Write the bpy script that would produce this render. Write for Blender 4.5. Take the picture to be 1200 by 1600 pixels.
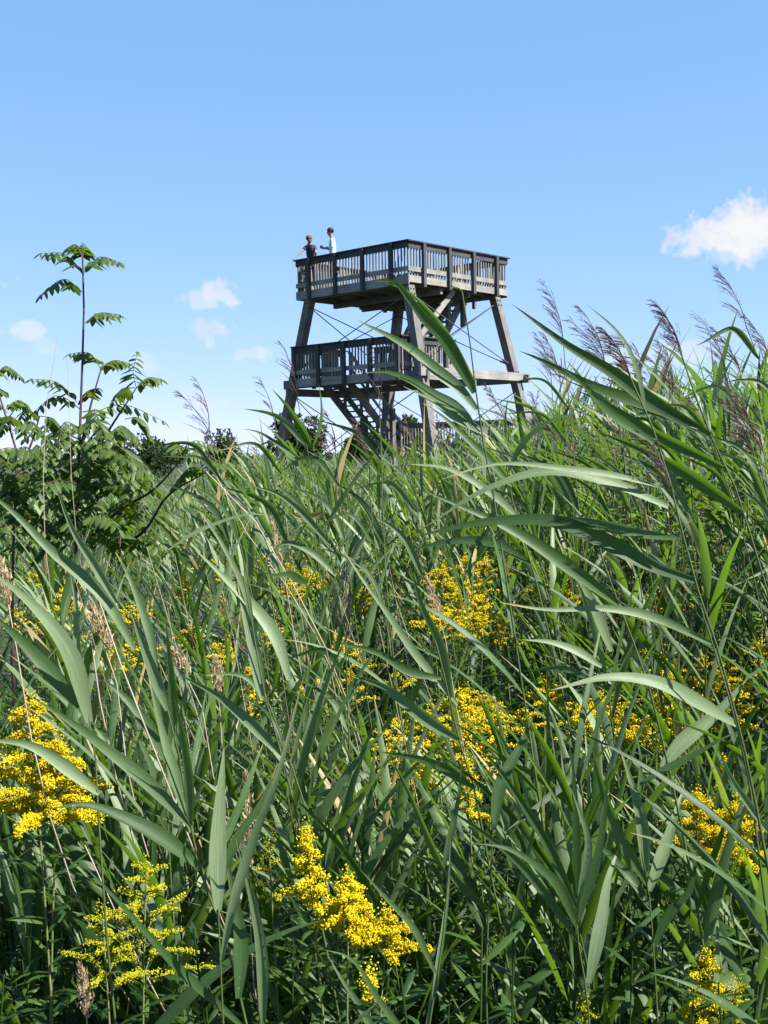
import bpy, math, random
import numpy as np
from mathutils import Vector, Matrix

for o in list(bpy.data.objects): bpy.data.objects.remove(o)
scene = bpy.context.scene
COL = scene.collection
rng = np.random.default_rng(7)
random.seed(7)
def U(a, b): return float(rng.uniform(a, b))

# ------------------------------------------------------------------ camera
EYE = 1.8
F = 1798.0; PITCH = 0.0514; ROLL = -0.0181
cp, sp = math.cos(PITCH), math.sin(PITCH)
cr, sr = math.cos(ROLL), math.sin(ROLL)
RIGHT = np.array([1., 0, 0]); FWD = np.array([0, cp, -sp]); UPV = np.array([0, sp, cp])
camX = cr*RIGHT + sr*UPV; camY = cr*UPV - sr*RIGHT
cam = bpy.data.cameras.new('camera'); camo = bpy.data.objects.new('camera', cam); COL.objects.link(camo)
M = Matrix(((camX[0], camY[0], -FWD[0], 0), (camX[1], camY[1], -FWD[1], 0), (camX[2], camY[2], -FWD[2], EYE), (0, 0, 0, 1)))
camo.matrix_world = M
cam.sensor_fit = 'VERTICAL'; cam.sensor_height = 36; cam.sensor_width = 27; cam.lens = F/1600*36
cam.clip_start = 0.05; cam.clip_end = 5000
scene.camera = camo
CAMP = np.array([0, 0, EYE])
def ray(px, py):
    u = (px-600)/F; v = (py-800)/F
    return (cr*u+sr*v)*RIGHT + (sr*u-cr*v)*UPV + FWD
def at(px, py, d):
    """real point seen at a photo pixel, d metres away along the view"""
    return CAMP + d*ray(px, py)
def project(P):
    q = np.asarray(P)-CAMP
    zc = q@FWD; xr = q@RIGHT; zu = q@UPV
    return 600+F*(cr*xr+sr*zu)/zc, 800+F*(sr*xr-cr*zu)/zc

# ------------------------------------------------------------------ light
SUN_EL = math.radians(50); SUN_AZ = math.radians(113)      # azimuth measured clockwise from +Y (view direction)
sdir = Vector((math.sin(SUN_AZ)*math.cos(SUN_EL), math.cos(SUN_AZ)*math.cos(SUN_EL), math.sin(SUN_EL)))
sl = bpy.data.lights.new('sun', 'SUN'); sl.energy = 5.0; sl.angle = math.radians(0.5); sl.color = (1.0, 0.955, 0.88)
so = bpy.data.objects.new('sun', sl); COL.objects.link(so)
so.rotation_euler = sdir.to_track_quat('Z', 'Y').to_euler()

world = bpy.data.worlds.new('World'); scene.world = world; world.use_nodes = True
wt = world.node_tree; wt.nodes.clear()
def N(t, kind, **kw):
    n = t.nodes.new(kind)
    for k, v in kw.items(): setattr(n, k, v)
    return n
def lk(t, a, b): t.links.new(a, b)
def mth(t, op, a, b=None, c=None, clamp=False):
    n = N(t, 'ShaderNodeMath', operation=op, use_clamp=clamp)
    for i, v in enumerate((a, b, c)):
        if v is None: continue
        if isinstance(v, (int, float)): n.inputs[i].default_value = v
        else: lk(t, v, n.inputs[i])
    return n.outputs[0]
sky = N(wt, 'ShaderNodeTexSky', sky_type='NISHITA', sun_disc=False)
sky.sun_elevation = SUN_EL; sky.sun_rotation = SUN_AZ
sky.air_density = 0.7; sky.dust_density = 0.0; sky.ozone_density = 3.0; sky.altitude = 500
tc = N(wt, 'ShaderNodeTexCoord')
noi = N(wt, 'ShaderNodeTexNoise'); noi.inputs['Scale'].default_value = 26; noi.inputs['Detail'].default_value = 6; noi.inputs['Roughness'].default_value = .55
lk(wt, tc.outputs['Generated'], noi.inputs['Vector'])
noib = N(wt, 'ShaderNodeTexNoise'); noib.inputs['Scale'].default_value = 90; noib.inputs['Detail'].default_value = 4
lk(wt, tc.outputs['Generated'], noib.inputs['Vector'])
n1 = mth(wt, 'SUBTRACT', noi.outputs['Fac'], .5); n2 = mth(wt, 'SUBTRACT', noib.outputs['Fac'], .5); n1 = mth(wt, 'MULTIPLY', n1, 1.2); n2 = mth(wt, 'MULTIPLY', n2, 1.5)
nz = mth(wt, 'ADD', mth(wt, 'MULTIPLY', n1, 2.6), mth(wt, 'MULTIPLY', n2, 1.3))
# (centre px, half width px, half height px, strength) : small fair-weather clouds, by direction
clouds = [(1195, 352, 62, 48, 1.0), (1140, 362, 52, 30, .95), (1095, 375, 40, 22, .8), (1050, 370, 22, 20, .7), (1170, 395, 60, 16, .5),
          (346, 457, 24, 17, .7), (314, 468, 34, 14, .5), (325, 515, 32, 17, .55), (45, 516, 24, 12, .5), (74, 540, 16, 12, .2),
          (390, 552, 32, 10, .45), (232, 568, 20, 12, .3), (312, 628, 34, 17, .45), (1010, 562, 60, 16, .4), (1085, 548, 60, 16, .4),
          (1140, 525, 26, 10, .35), (-160, 420, 90, 34, .8), (1420, 430, 120, 40, .8), (-420, 350, 120, 40, .8)]
total = None
for (px, py, rx, ry, s) in clouds:
    c = ray(px, py); c = c/np.linalg.norm(c)
    e1 = np.cross(c, [0, 0, 1]); e1 /= np.linalg.norm(e1); e2 = np.cross(e1, c)
    d1 = N(wt, 'ShaderNodeVectorMath', operation='DOT_PRODUCT'); lk(wt, tc.outputs['Generated'], d1.inputs[0]); d1.inputs[1].default_value = tuple(e1*F/rx)
    d2 = N(wt, 'ShaderNodeVectorMath', operation='DOT_PRODUCT'); lk(wt, tc.outputs['Generated'], d2.inputs[0]); d2.inputs[1].default_value = tuple(e2*F/ry)
    d3 = N(wt, 'ShaderNodeVectorMath', operation='DOT_PRODUCT'); lk(wt, tc.outputs['Generated'], d3.inputs[0]); d3.inputs[1].default_value = tuple(c)
    front = mth(wt, 'GREATER_THAN', d3.outputs['Value'], 0.2)
    r2 = mth(wt, 'ADD', mth(wt, 'POWER', mth(wt, 'ABSOLUTE', d1.outputs['Value']), 2.0), mth(wt, 'POWER', mth(wt, 'ABSOLUTE', d2.outputs['Value']), 2.0))
    r = mth(wt, 'SQRT', r2)
    m = mth(wt, 'ADD', mth(wt, 'SUBTRACT', 1.25, r), nz)
    m = mth(wt, 'MULTIPLY', mth(wt, 'SUBTRACT', m, .12), 1.7, clamp=True)
    m = mth(wt, 'MULTIPLY', mth(wt, 'MULTIPLY', m, s), front)
    total = m if total is None else mth(wt, 'MAXIMUM', total, m)
EXPO = 1.65
ss = N(wt, 'ShaderNodeSeparateColor'); lk(wt, sky.outputs[0], ss.inputs[0]); cc = N(wt, 'ShaderNodeCombineColor')
for i, (k_, g_) in enumerate(((1.13, .63), (1.08, .41), (1.45, .38))):
    v_ = mth(wt, 'POWER', mth(wt, 'MAXIMUM', mth(wt, 'MULTIPLY', ss.outputs[i], .1), .0), g_)
    lk(wt, mth(wt, 'MULTIPLY', v_, k_*10/2**EXPO), cc.inputs[i])
mixc = N(wt, 'ShaderNodeMix', data_type='RGBA')
lk(wt, total, mixc.inputs[0]); lk(wt, cc.outputs[0], mixc.inputs[6]); pass
cs = 10/2**EXPO
cl = ramp_w = N(wt, 'ShaderNodeValToRGB'); e_ = cl.color_ramp.elements
e_[0].position = .38; e_[0].color = (.72, .81, .95, 1); e_[1].position = .60; e_[1].color = (.98, .985, 1.0, 1)
lk(wt, noi.outputs['Fac'], cl.inputs[0])
vm = N(wt, 'ShaderNodeVectorMath', operation='SCALE'); lk(wt, cl.outputs[0], vm.inputs[0]); vm.inputs[3].default_value = cs*.96
lk(wt, vm.outputs[0], mixc.inputs[7])
bg = N(wt, 'ShaderNodeBackground'); bg.inputs['Strength'].default_value = 0.10
lk(wt, mixc.outputs[2], bg.inputs['Color'])
wo = N(wt, 'ShaderNodeOutputWorld'); lk(wt, bg.outputs[0], wo.inputs['Surface'])

scene.view_settings.view_transform = 'Standard'; scene.view_settings.look = 'None'
scene.view_settings.exposure = EXPO; scene.view_settings.gamma = 1
scene.render.engine = 'CYCLES'
cy_ = scene.cycles
cy_.max_bounces = 6; cy_.diffuse_bounces = 3; cy_.transmission_bounces = 4; cy_.glossy_bounces = 2; cy_.transparent_max_bounces = 4

# ------------------------------------------------------------------ helpers
def tag(o, label=None, cat=None, group=None, kind=None):
    if label: o['label'] = label
    if cat: o['category'] = cat
    if group: o['group'] = group
    if kind: o['kind'] = kind
    return o
def empty(name, loc=(0, 0, 0), rz=0, label=None, cat=None, group=None):
    o = bpy.data.objects.new(name, None); COL.objects.link(o)
    o.location = tuple(float(v) for v in loc); o.rotation_euler = (0, 0, rz); o.empty_display_size = .1
    return tag(o, label, cat, group)

class G:
    """collects vertices / quads / triangles with uv and a random value per vertex"""
    def __init__(s): s.v = []; s.q = []; s.t = []; s.uv = []; s.r = []; s.n = 0
    def add(s, v, q=None, t=None, uv=None, r=0.5):
        v = np.asarray(v, float).reshape(-1, 3); k = len(v)
        s.v.append(v)
        if q is not None and len(q): s.q.append(np.asarray(q, int).reshape(-1, 4)+s.n)
        if t is not None and len(t): s.t.append(np.asarray(t, int).reshape(-1, 3)+s.n)
        s.uv.append(np.zeros((k, 2)) if uv is None else np.asarray(uv, float).reshape(-1, 2))
        s.r.append(np.full(k, r) if np.isscalar(r) else np.asarray(r, float))
        s.n += k
    def pack(s):
        if not s.v: return None
        return (np.concatenate(s.v), np.concatenate(s.q) if s.q else np.zeros((0, 4), int),
                np.concatenate(s.t) if s.t else np.zeros((0, 3), int), np.concatenate(s.uv), np.concatenate(s.r))
    def addpack(s, p, loc=(0, 0, 0), rz=0, sc=1.0, tilt=0.0, dr=0.0):
        v, q, t, uv, r = p
        c, n = math.cos(rz), math.sin(rz)
        w = v*sc
        w = np.stack([w[:, 0]*c-w[:, 1]*n, w[:, 0]*n+w[:, 1]*c, w[:, 2]], 1)
        if tilt: w[:, 0] -= tilt*w[:, 2]
        s.add(w+np.asarray(loc, float), q, t, uv, np.clip(r+dr, 0, 1))
    def mesh(s, name, mat, smooth=True):
        v, q, t, uv, r = s.pack()
        me = bpy.data.meshes.new(name)
        loops = np.concatenate([q.ravel(), t.ravel()]).astype(np.int32)
        me.vertices.add(len(v)); me.vertices.foreach_set('co', v.astype(np.float32).ravel())
        me.loops.add(len(loops)); me.loops.foreach_set('vertex_index', loops)
        st = np.concatenate([np.arange(len(q))*4, len(q)*4+np.arange(len(t))*3]).astype(np.int32)
        me.polygons.add(len(st)); me.polygons.foreach_set('loop_start', st)
        me.polygons.foreach_set('use_smooth', np.full(len(st), smooth))
        ul = me.uv_layers.new(name='UVMap'); ul.data.foreach_set('uv', uv[loops].astype(np.float32).ravel())
        a = me.attributes.new('rnd', 'FLOAT', 'POINT'); a.data.foreach_set('value', r.astype(np.float32))
        me.update(calc_edges=True); me.validate()
        me.materials.append(mat)
        return me
    def obj(s, name, mat, parent=None, smooth=True):
        o = bpy.data.objects.new(name, s.mesh(name, mat, smooth)); COL.objects.link(o)
        if parent: o.parent = parent
        return o

def unit(a): a = np.asarray(a, float); return a/(np.linalg.norm(a, axis=-1, keepdims=True)+1e-12)
def tangents(C):
    T = np.gradient(C, axis=0); return unit(T)
def spline(pts, n):
    P = np.asarray(pts, float)
    if len(P) == 2:
        t = np.linspace(0, 1, n)[:, None]; return P[0]*(1-t)+P[1]*t
    h = np.linalg.norm(np.diff(P, axis=0), axis=1)+1e-9; dl = np.diff(P, axis=0)/h[:, None]; m = len(P)
    Tn = np.zeros_like(P); Tn[0] = dl[0]; Tn[-1] = dl[-1]
    for i in range(1, m-1): Tn[i] = (dl[i]*h[i-1]+dl[i-1]*h[i])/(h[i]+h[i-1])
    S = np.concatenate([[0], np.cumsum(h)]); out = []
    for u in np.linspace(0, S[-1]*(1-1e-9), n):
        i = min(int(np.searchsorted(S, u, side='right')-1), m-2); t = (u-S[i])/h[i]
        out.append((2*t**3-3*t*t+1)*P[i]+(t**3-2*t*t+t)*h[i]*Tn[i]+(-2*t**3+3*t*t)*P[i+1]+(t**3-t*t)*h[i]*Tn[i+1])
    return np.array(out)
def ribbon(g, C, S, hw, fold=.25, r=.5):
    """leaf blade: centre line C, side vectors S, half widths hw, V fold"""
    n = len(C); T = tangents(C); Nn = unit(np.cross(T, S)); hw = np.asarray(hw)[:, None]
    V = np.stack([C-S*hw+Nn*hw*fold, C, C+S*hw+Nn*hw*fold], 1).reshape(-1, 3)
    i = np.arange(n-1)*3
    q = np.concatenate([np.stack([i, i+1, i+4, i+3], 1), np.stack([i+1, i+2, i+5, i+4], 1)])
    uv = np.stack([np.tile([0, .5, 1], n), np.repeat(np.linspace(0, 1, n), 3)], 1)
    g.add(V, q, None, uv, r)
def flat_ribbon(g, C, S, hw, r=.5):
    n = len(C); hw = np.asarray(hw)[:, None]
    V = np.stack([C-S*hw, C+S*hw], 1).reshape(-1, 3)
    i = np.arange(n-1)*2
    q = np.stack([i, i+1, i+3, i+2], 1)
    uv = np.stack([np.tile([0, 1], n), np.repeat(np.linspace(0, 1, n), 2)], 1)
    g.add(V, q, None, uv, r)
def tube(g, C, rad, k=5, r=.5, cap=False):
    C = np.asarray(C, float); n = len(C); T = tangents(C)
    ref = np.array([0.31, 0.95, .05]) if abs(T[0][2]) > .5 else np.array([0., 0, 1])
    A = unit(np.cross(T, ref)); B = np.cross(T, A)
    rad = np.broadcast_to(np.asarray(rad, float), (n,))
    ang = np.arange(k)*2*math.pi/k
    V = C[:, None]+rad[:, None, None]*(np.cos(ang)[None, :, None]*A[:, None]+np.sin(ang)[None, :, None]*B[:, None])
    q = []
    for i in range(n-1):
        for j in range(k): q.append((i*k+j, i*k+(j+1) % k, (i+1)*k+(j+1) % k, (i+1)*k+j))
    uv = np.stack([np.tile(np.arange(k)/k, n), np.repeat(np.linspace(0, 1, n), k)], 1)
    t = []
    V = V.reshape(-1, 3)
    if cap:
        for base, rev in ((0, True), ((n-1)*k, False)):
            for j in range(1, k-1): t.append((base, base+j+1, base+j) if rev else (base, base+j, base+j+1))
    g.add(V, q, t, uv, r)
OCT = np.array([[1, 0, 0], [-1, 0, 0], [0, 1, 0], [0, -1, 0], [0, 0, 1], [0, 0, -1]], float)
OCTF = np.array([[0, 2, 4], [2, 1, 4], [1, 3, 4], [3, 0, 4], [2, 0, 5], [1, 2, 5], [3, 1, 5], [0, 3, 5]])
def octas(g, P, size, jit=.35):
    """many small knobbly grains"""
    P = np.asarray(P, float); m = len(P)
    if m == 0: return
    q = rng.normal(size=(m, 3, 3)); Q, _ = np.linalg.qr(q)
    s = np.broadcast_to(np.asarray(size, float), (m,))
    V = OCT[None]*(1+rng.uniform(-jit, jit, (m, 6, 1)))
    V = np.einsum('mij,mkj->mki', Q, V)*s[:, None, None]+P[:, None]
    t = (OCTF[None]+6*np.arange(m)[:, None, None]).reshape(-1, 3)
    g.add(V.reshape(-1, 3), None, t, None, np.repeat(rng.uniform(0, 1, m), 6))

def box_vf(lo, hi):
    x0, y0, z0 = lo; x1, y1, z1 = hi
    v = [(x0, y0, z0), (x1, y0, z0), (x1, y1, z0), (x0, y1, z0), (x0, y0, z1), (x1, y0, z1), (x1, y1, z1), (x0, y1, z1)]
    f = [(0, 3, 2, 1), (4, 5, 6, 7), (0, 1, 5, 4), (1, 2, 6, 5), (2, 3, 7, 6), (3, 0, 4, 7)]
    return v, f
def box(g, lo, hi, r=None):
    v, f = box_vf(lo, hi)
    # separate verts per face would be needed for uv; generated/object coords are used for wood
    g.add(v, f, None, None, U(0, 1) if r is None else r)
def beam(g, A, B, w, h, up=(0, 0, 1), r=None):
    """rectangular timber from A to B, w across, h along 'up'"""
    A = np.asarray(A, float); B = np.asarray(B, float); T = unit(B-A)
    S = unit(np.cross(T, up)); K = np.cross(S, T)
    v = []
    for P in (A, B):
        for a, b in ((-1, -1), (1, -1), (1, 1), (-1, 1)): v.append(P+S*a*w/2+K*b*h/2)
    f = [(0, 1, 2, 3), (7, 6, 5, 4), (0, 4, 5, 1), (1, 5, 6, 2), (2, 6, 7, 3), (3, 7, 4, 0)]
    g.add(v, f, None, None, U(0, 1) if r is None else r)

# ------------------------------------------------------------------ materials
def new_mat(name):
    m = bpy.data.materials.new(name); m.use_nodes = True; t = m.node_tree; t.nodes.clear()
    return m, t, N(t, 'ShaderNodeOutputMaterial')
def ramp(t, fac, cols):
    n = N(t, 'ShaderNodeValToRGB'); e = n.color_ramp.elements
    while len(e) < len(cols): e.new(.5)
    for i, (p, c) in enumerate(cols): e[i].position = p; e[i].color = (*c, 1)
    lk(t, fac, n.inputs[0]); return n.outputs[0]
def leaf_mat(name, cols, trans_col, trans=.35, rough=.45, spec=.4, stripes=0.0, scale=6.0):
    m, t, out = new_mat(name)
    at_ = N(t, 'ShaderNodeAttribute', attribute_name='rnd')
    oi = N(t, 'ShaderNodeObjectInfo')
    co = N(t, 'ShaderNodeNewGeometry')
    noise = N(t, 'ShaderNodeTexNoise'); noise.inputs['Scale'].default_value = scale; noise.inputs['Detail'].default_value = 3
    lk(t, co.outputs['Position'], noise.inputs['Vector'])
    f = mth(t, 'ADD', mth(t, 'MULTIPLY', at_.outputs['Fac'], .55), mth(t, 'MULTIPLY', oi.outputs['Random'], .2))
    f = mth(t, 'ADD', f, mth(t, 'MULTIPLY', noise.outputs['Fac'], .3), clamp=True)
    col = ramp(t, f, cols)
    uvn = N(t, 'ShaderNodeUVMap')
    if stripes:
        sep = N(t, 'ShaderNodeSeparateXYZ'); lk(t, uvn.outputs[0], sep.inputs[0])
        cmb = N(t, 'ShaderNodeCombineXYZ')
        lk(t, mth(t, 'MULTIPLY', sep.outputs[0], 22), cmb.inputs[0]); lk(t, mth(t, 'MULTIPLY', sep.outputs[1], 3), cmb.inputs[1])
        lk(t, mth(t, 'MULTIPLY', at_.outputs['Fac'], 40), cmb.inputs[2])
        ns = N(t, 'ShaderNodeTexNoise'); ns.inputs['Scale'].default_value = 1; ns.inputs['Detail'].default_value = 4; ns.inputs['Roughness'].default_value = .7
        lk(t, cmb.outputs[0], ns.inputs['Vector'])
        # pale midrib
        mid = mth(t, 'SUBTRACT', 1.0, mth(t, 'MULTIPLY', mth(t, 'ABSOLUTE', mth(t, 'SUBTRACT', sep.outputs[0], .5)), 18), clamp=True)
        val = mth(t, 'ADD', mth(t, 'MULTIPLY', mth(t, 'SUBTRACT', ns.outputs['Fac'], .5), stripes), 1.0)
        val = mth(t, 'ADD', val, mth(t, 'MULTIPLY', mid, .25))
        # dry yellowish tips on some blades
        hv = N(t, 'ShaderNodeHueSaturation'); lk(t, col, hv.inputs['Color']); lk(t, val, hv.inputs['Value']); col = hv.outputs[0]
        tip = mth(t, 'MULTIPLY', mth(t, 'SUBTRACT', mth(t, 'ADD', sep.outputs[1], mth(t, 'MULTIPLY', noise.outputs['Fac'], .35)), 1.05), 7, clamp=True)
        tip = mth(t, 'MULTIPLY', tip, mth(t, 'GREATER_THAN', at_.outputs['Fac'], .45))
        old = mth(t, 'GREATER_THAN', at_.outputs['Fac'], .945)
        sp = N(t, 'ShaderNodeTexNoise'); sp.inputs['Scale'].default_value = 160; lk(t, co.outputs['Position'], sp.inputs['Vector'])
        fleck = mth(t, 'MULTIPLY', mth(t, 'SUBTRACT', sp.outputs['Fac'], .70), 14, clamp=True)
        tip = mth(t, 'MAXIMUM', mth(t, 'MAXIMUM', tip, mth(t, 'MULTIPLY', old, .85)), mth(t, 'MULTIPLY', fleck, .7))
        mx = N(t, 'ShaderNodeMix', data_type='RGBA'); lk(t, tip, mx.inputs[0]); lk(t, col, mx.inputs[6]); mx.inputs[7].default_value = (.30, .22, .09, 1); col = mx.outputs[2]
    p = N(t, 'ShaderNodeBsdfPrincipled'); lk(t, col, p.inputs['Base Color']); p.inputs['Roughness'].default_value = rough
    p.inputs['Specular IOR Level'].default_value = spec
    if stripes:
        bp = N(t, 'ShaderNodeBump'); bp.inputs['Strength'].default_value = .35; bp.inputs['Distance'].default_value = .001
        lk(t, ns.outputs['Fac'], bp.inputs['Height']); lk(t, bp.outputs[0], p.inputs['Normal'])
    tr = N(t, 'ShaderNodeBsdfTranslucent')
    tm = N(t, 'ShaderNodeMix', data_type='RGBA'); tm.inputs[0].default_value = .25; tm.inputs[6].default_value = (*trans_col, 1); lk(t, col, tm.inputs[7])
    lk(t, tm.outputs[2], tr.inputs['Color'])
    ms = N(t, 'ShaderNodeMixShader'); ms.inputs[0].default_value = trans
    lk(t, p.outputs[0], ms.inputs[1]); lk(t, tr.outputs[0], ms.inputs[2]); lk(t, ms.outputs[0], out.inputs[0])
    return m
def simple_mat(name, cols, rough=.8, scale=8, spec=.3, use_obj=False, bump=0):
    m, t, out = new_mat(name)
    at_ = N(t, 'ShaderNodeAttribute', attribute_name='rnd')
    co = N(t, 'ShaderNodeTexCoord')
    noise = N(t, 'ShaderNodeTexNoise'); noise.inputs['Scale'].default_value = scale; noise.inputs['Detail'].default_value = 5
    lk(t, co.outputs['Object'], noise.inputs['Vector'])
    f = mth(t, 'ADD', mth(t, 'MULTIPLY', at_.outputs['Fac'], .5), mth(t, 'MULTIPLY', noise.outputs['Fac'], .5), clamp=True)
    p = N(t, 'ShaderNodeBsdfPrincipled'); lk(t, ramp(t, f, cols), p.inputs['Base Color'])
    p.inputs['Roughness'].default_value = rough; p.inputs['Specular IOR Level'].default_value = spec
    if bump:
        bp = N(t, 'ShaderNodeBump'); bp.inputs['Strength'].default_value = bump; bp.inputs['Distance'].default_value = .02
        lk(t, noise.outputs['Fac'], bp.inputs['Height']); lk(t, bp.outputs[0], p.inputs['Normal'])
    lk(t, p.outputs[0], out.inputs[0])
    return m
def wood_mat(name, dark, mid, light, axis):
    """weathered timber; axis = object-space direction of the grain"""
    m, t, out = new_mat(name)
    at_ = N(t, 'ShaderNodeAttribute', attribute_name='rnd')
    co = N(t, 'ShaderNodeTexCoord')
    mp = N(t, 'ShaderNodeMapping'); lk(t, co.outputs['Object'], mp.inputs['Vector'])
    sc = [22, 22, 22]; sc[axis] = 1.6; mp.inputs['Scale'].default_value = sc
    noise = N(t, 'ShaderNodeTexNoise'); noise.inputs['Scale'].default_value = 1; noise.inputs['Detail'].default_value = 6; noise.inputs['Roughness'].default_value = .65
    lk(t, mp.outputs[0], noise.inputs['Vector'])
    big = N(t, 'ShaderNodeTexNoise'); big.inputs['Scale'].default_value = 1.7; big.inputs['Detail'].default_value = 4; lk(t, co.outputs['Object'], big.inputs['Vector'])
    f = mth(t, 'ADD', mth(t, 'MULTIPLY', at_.outputs['Fac'], .4), mth(t, 'MULTIPLY', noise.outputs['Fac'], .45))
    f = mth(t, 'ADD', f, mth(t, 'MULTIPLY', mth(t, 'SUBTRACT', big.outputs['Fac'], .35), .5), clamp=True)
    p = N(t, 'ShaderNodeBsdfPrincipled'); lk(t, ramp(t, f, [(.15, dark), (.5, mid), (.9, light)]), p.inputs['Base Color'])
    p.inputs['Roughness'].default_value = .85; p.inputs['Specular IOR Level'].default_value = .25
    bp = N(t, 'ShaderNodeBump'); bp.inputs['Strength'].default_value = .5; bp.inputs['Distance'].default_value = .01
    lk(t, noise.outputs['Fac'], bp.inputs['Height']); lk(t, bp.outputs[0], p.inputs['Normal'])
    lk(t, p.outputs[0], out.inputs[0]); return m

M_REED = leaf_mat('reed_blade', [(.14, (.007, .022, .004)), (.36, (.019, .046, .011)), (.56, (.050, .092, .032)), (.76, (.160, .215, .115))], (.17, .33, .012), .35, .46, .28, 1.6)
M_STEM = simple_mat('reed_stem', [(.2, (.028, .055, .012)), (.8, (.08, .10, .03))], .5, 12, .4)
M_PLUME = leaf_mat('reed_plume', [(.1, (.045, .030, .034)), (.5, (.10, .070, .066)), (.9, (.20, .155, .13))], (.20, .15, .12), .35, .8, .1)
M_DRY = leaf_mat('dry_seed_head', [(.1, (.20, .145, .075)), (.8, (.44, .34, .21))], (.6, .48, .28), .3, .8, .1)
M_DRYST = simple_mat('dry_stalk', [(.2, (.16, .125, .08)), (.8, (.40, .34, .27))], .7, 12, .3)
M_GLEAF = leaf_mat('goldenrod_leaf', [(.1, (.009, .027, .004)), (.5, (.022, .054, .009)), (.88, (.055, .098, .018)), (.98, (.20, .14, .05))], (.12, .28, .01), .30, .45, .35)
M_GSTEM = simple_mat('goldenrod_stem', [(.2, (.07, .10, .03)), (.8, (.20, .20, .07))], .6, 20, .3)
M_FLOW = leaf_mat('goldenrod_flower', [(.1, (.42, .28, .004)), (.5, (.60, .47, .006)), (.9, (.70, .60, .014))], (.60, .50, .01), .30, .7, .15)
M_BUD = leaf_mat('goldenrod_bud', [(.1, (.14, .20, .01)), (.5, (.36, .36, .012)), (.9, (.56, .46, .012))], (.5, .5, .02), .3, .7, .15)
M_PIN = leaf_mat('feather_leaf', [(.1, (.014, .036, .006)), (.5, (.040, .076, .014)), (.9, (.085, .12, .03))], (.18, .34, .012), .34, .5, .3)
M_BARK = simple_mat('sapling_bark', [(.2, (.030, .016, .014)), (.8, (.085, .045, .035))], .6, 30, .4)
M_BROAD = leaf_mat('broad_leaf', [(.1, (.02, .05, .008)), (.5, (.045, .09, .018)), (.9, (.085, .13, .03))], (.20, .38, .02), .38, .45, .4)
M_FARTREE = leaf_mat('far_tree_leaf', [(.1, (.010, .022, .006)), (.5, (.024, .044, .013)), (.9, (.045, .072, .022))], (.06, .12, .02), .2, .7, .2, scale=.6)
M_TRUNK = simple_mat('tree_bark', [(.2, (.05, .035, .025)), (.8, (.13, .10, .075))], .9, 5, .2, bump=.5)
wc = ((.034, .033, .032), (.140, .135, .126), (.34, .325, .305))
M_WX = wood_mat('weathered_timber_across', *wc, 0)
M_WY = wood_mat('weathered_timber_along', *wc, 1)
M_WZ = wood_mat('weathered_timber_upright', *wc, 2)
dk = ((.018, .019, .021), (.050, .052, .054), (.11, .11, .112))
M_DX = wood_mat('dark_timber_across', *dk, 0)
M_DY = wood_mat('dark_timber_along', *dk, 1)
M_DZ = wood_mat('dark_timber_upright', *dk, 2)
M_STEEL = simple_mat('dark_steel', [(.2, (.03, .03, .032)), (.8, (.07, .068, .065))], .5, 30, .5)

# ------------------------------------------------------------------ ground
mg, t, out = new_mat('meadow_soil')
co = N(t, 'ShaderNodeTexCoord')
na = N(t, 'ShaderNodeTexNoise'); na.inputs['Scale'].default_value = .35; na.inputs['Detail'].default_value = 8; lk(t, co.outputs['Object'], na.inputs['Vector'])
nb = N(t, 'ShaderNodeTexNoise'); nb.inputs['Scale'].default_value = 9; nb.inputs['Detail'].default_value = 6; lk(t, co.outputs['Object'], nb.inputs['Vector'])
f = mth(t, 'ADD', mth(t, 'MULTIPLY', na.outputs['Fac'], .6), mth(t, 'MULTIPLY', nb.outputs['Fac'], .4))
p = N(t, 'ShaderNodeBsdfPrincipled'); lk(t, ramp(t, f, [(.3, (.012, .010, .006)), (.5, (.018, .026, .008)), (.7, (.035, .050, .014))]), p.inputs['Base Color']); p.inputs['Roughness'].default_value = .95
bp = N(t, 'ShaderNodeBump'); bp.inputs['Strength'].default_value = .8; bp.inputs['Distance'].default_value = .05; lk(t, nb.outputs['Fac'], bp.inputs['Height']); lk(t, bp.outputs[0], p.inputs['Normal'])
lk(t, p.outputs[0], out.inputs[0])
gg = G()
xs = np.concatenate([np.linspace(-3000, -60, 12), np.linspace(-50, 50, 60), np.linspace(60, 3000, 12)])
ys = np.concatenate([np.linspace(-3000, -20, 8), np.linspace(-15, 90, 70), np.linspace(100, 3500, 14)])
X, Y = np.meshgrid(xs, ys); Z = .04*np.sin(X*.9+1.3*np.cos(Y*.7))+.03*np.cos(Y*1.3+X*.4)
Z = Z*np.exp(-((X/60)**2+((Y-30)/70)**2))
nx, ny = len(xs), len(ys); idx = np.arange(nx*ny).reshape(ny, nx)
gg.add(np.stack([X.ravel(), Y.ravel(), Z.ravel()], 1), np.stack([idx[:-1, :-1].ravel(), idx[:-1, 1:].ravel(), idx[1:, 1:].ravel(), idx[1:, :-1].ravel()], 1))
tag(gg.obj('ground', mg), kind='structure')

# ------------------------------------------------------------------ observation tower
TX, TY, TA = 0.9136, 36.767, 0.7491
TS, TE, TD = 5.23, 0.696, 1.279
CAP1 = 6.7254+EYE; CAP2 = 3.7107+EYE
# tower frame: local x = along the left (shaded) face, local y = along the right (sunlit) face
tower = empty('observation_tower', (TX, TY, 0), 0, 'tall grey weathered timber lookout tower with two railed decks standing in the reeds', 'tower')
Lx = (-math.cos(TA), math.sin(TA)); Ry = (math.sin(TA), math.cos(TA))
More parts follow.
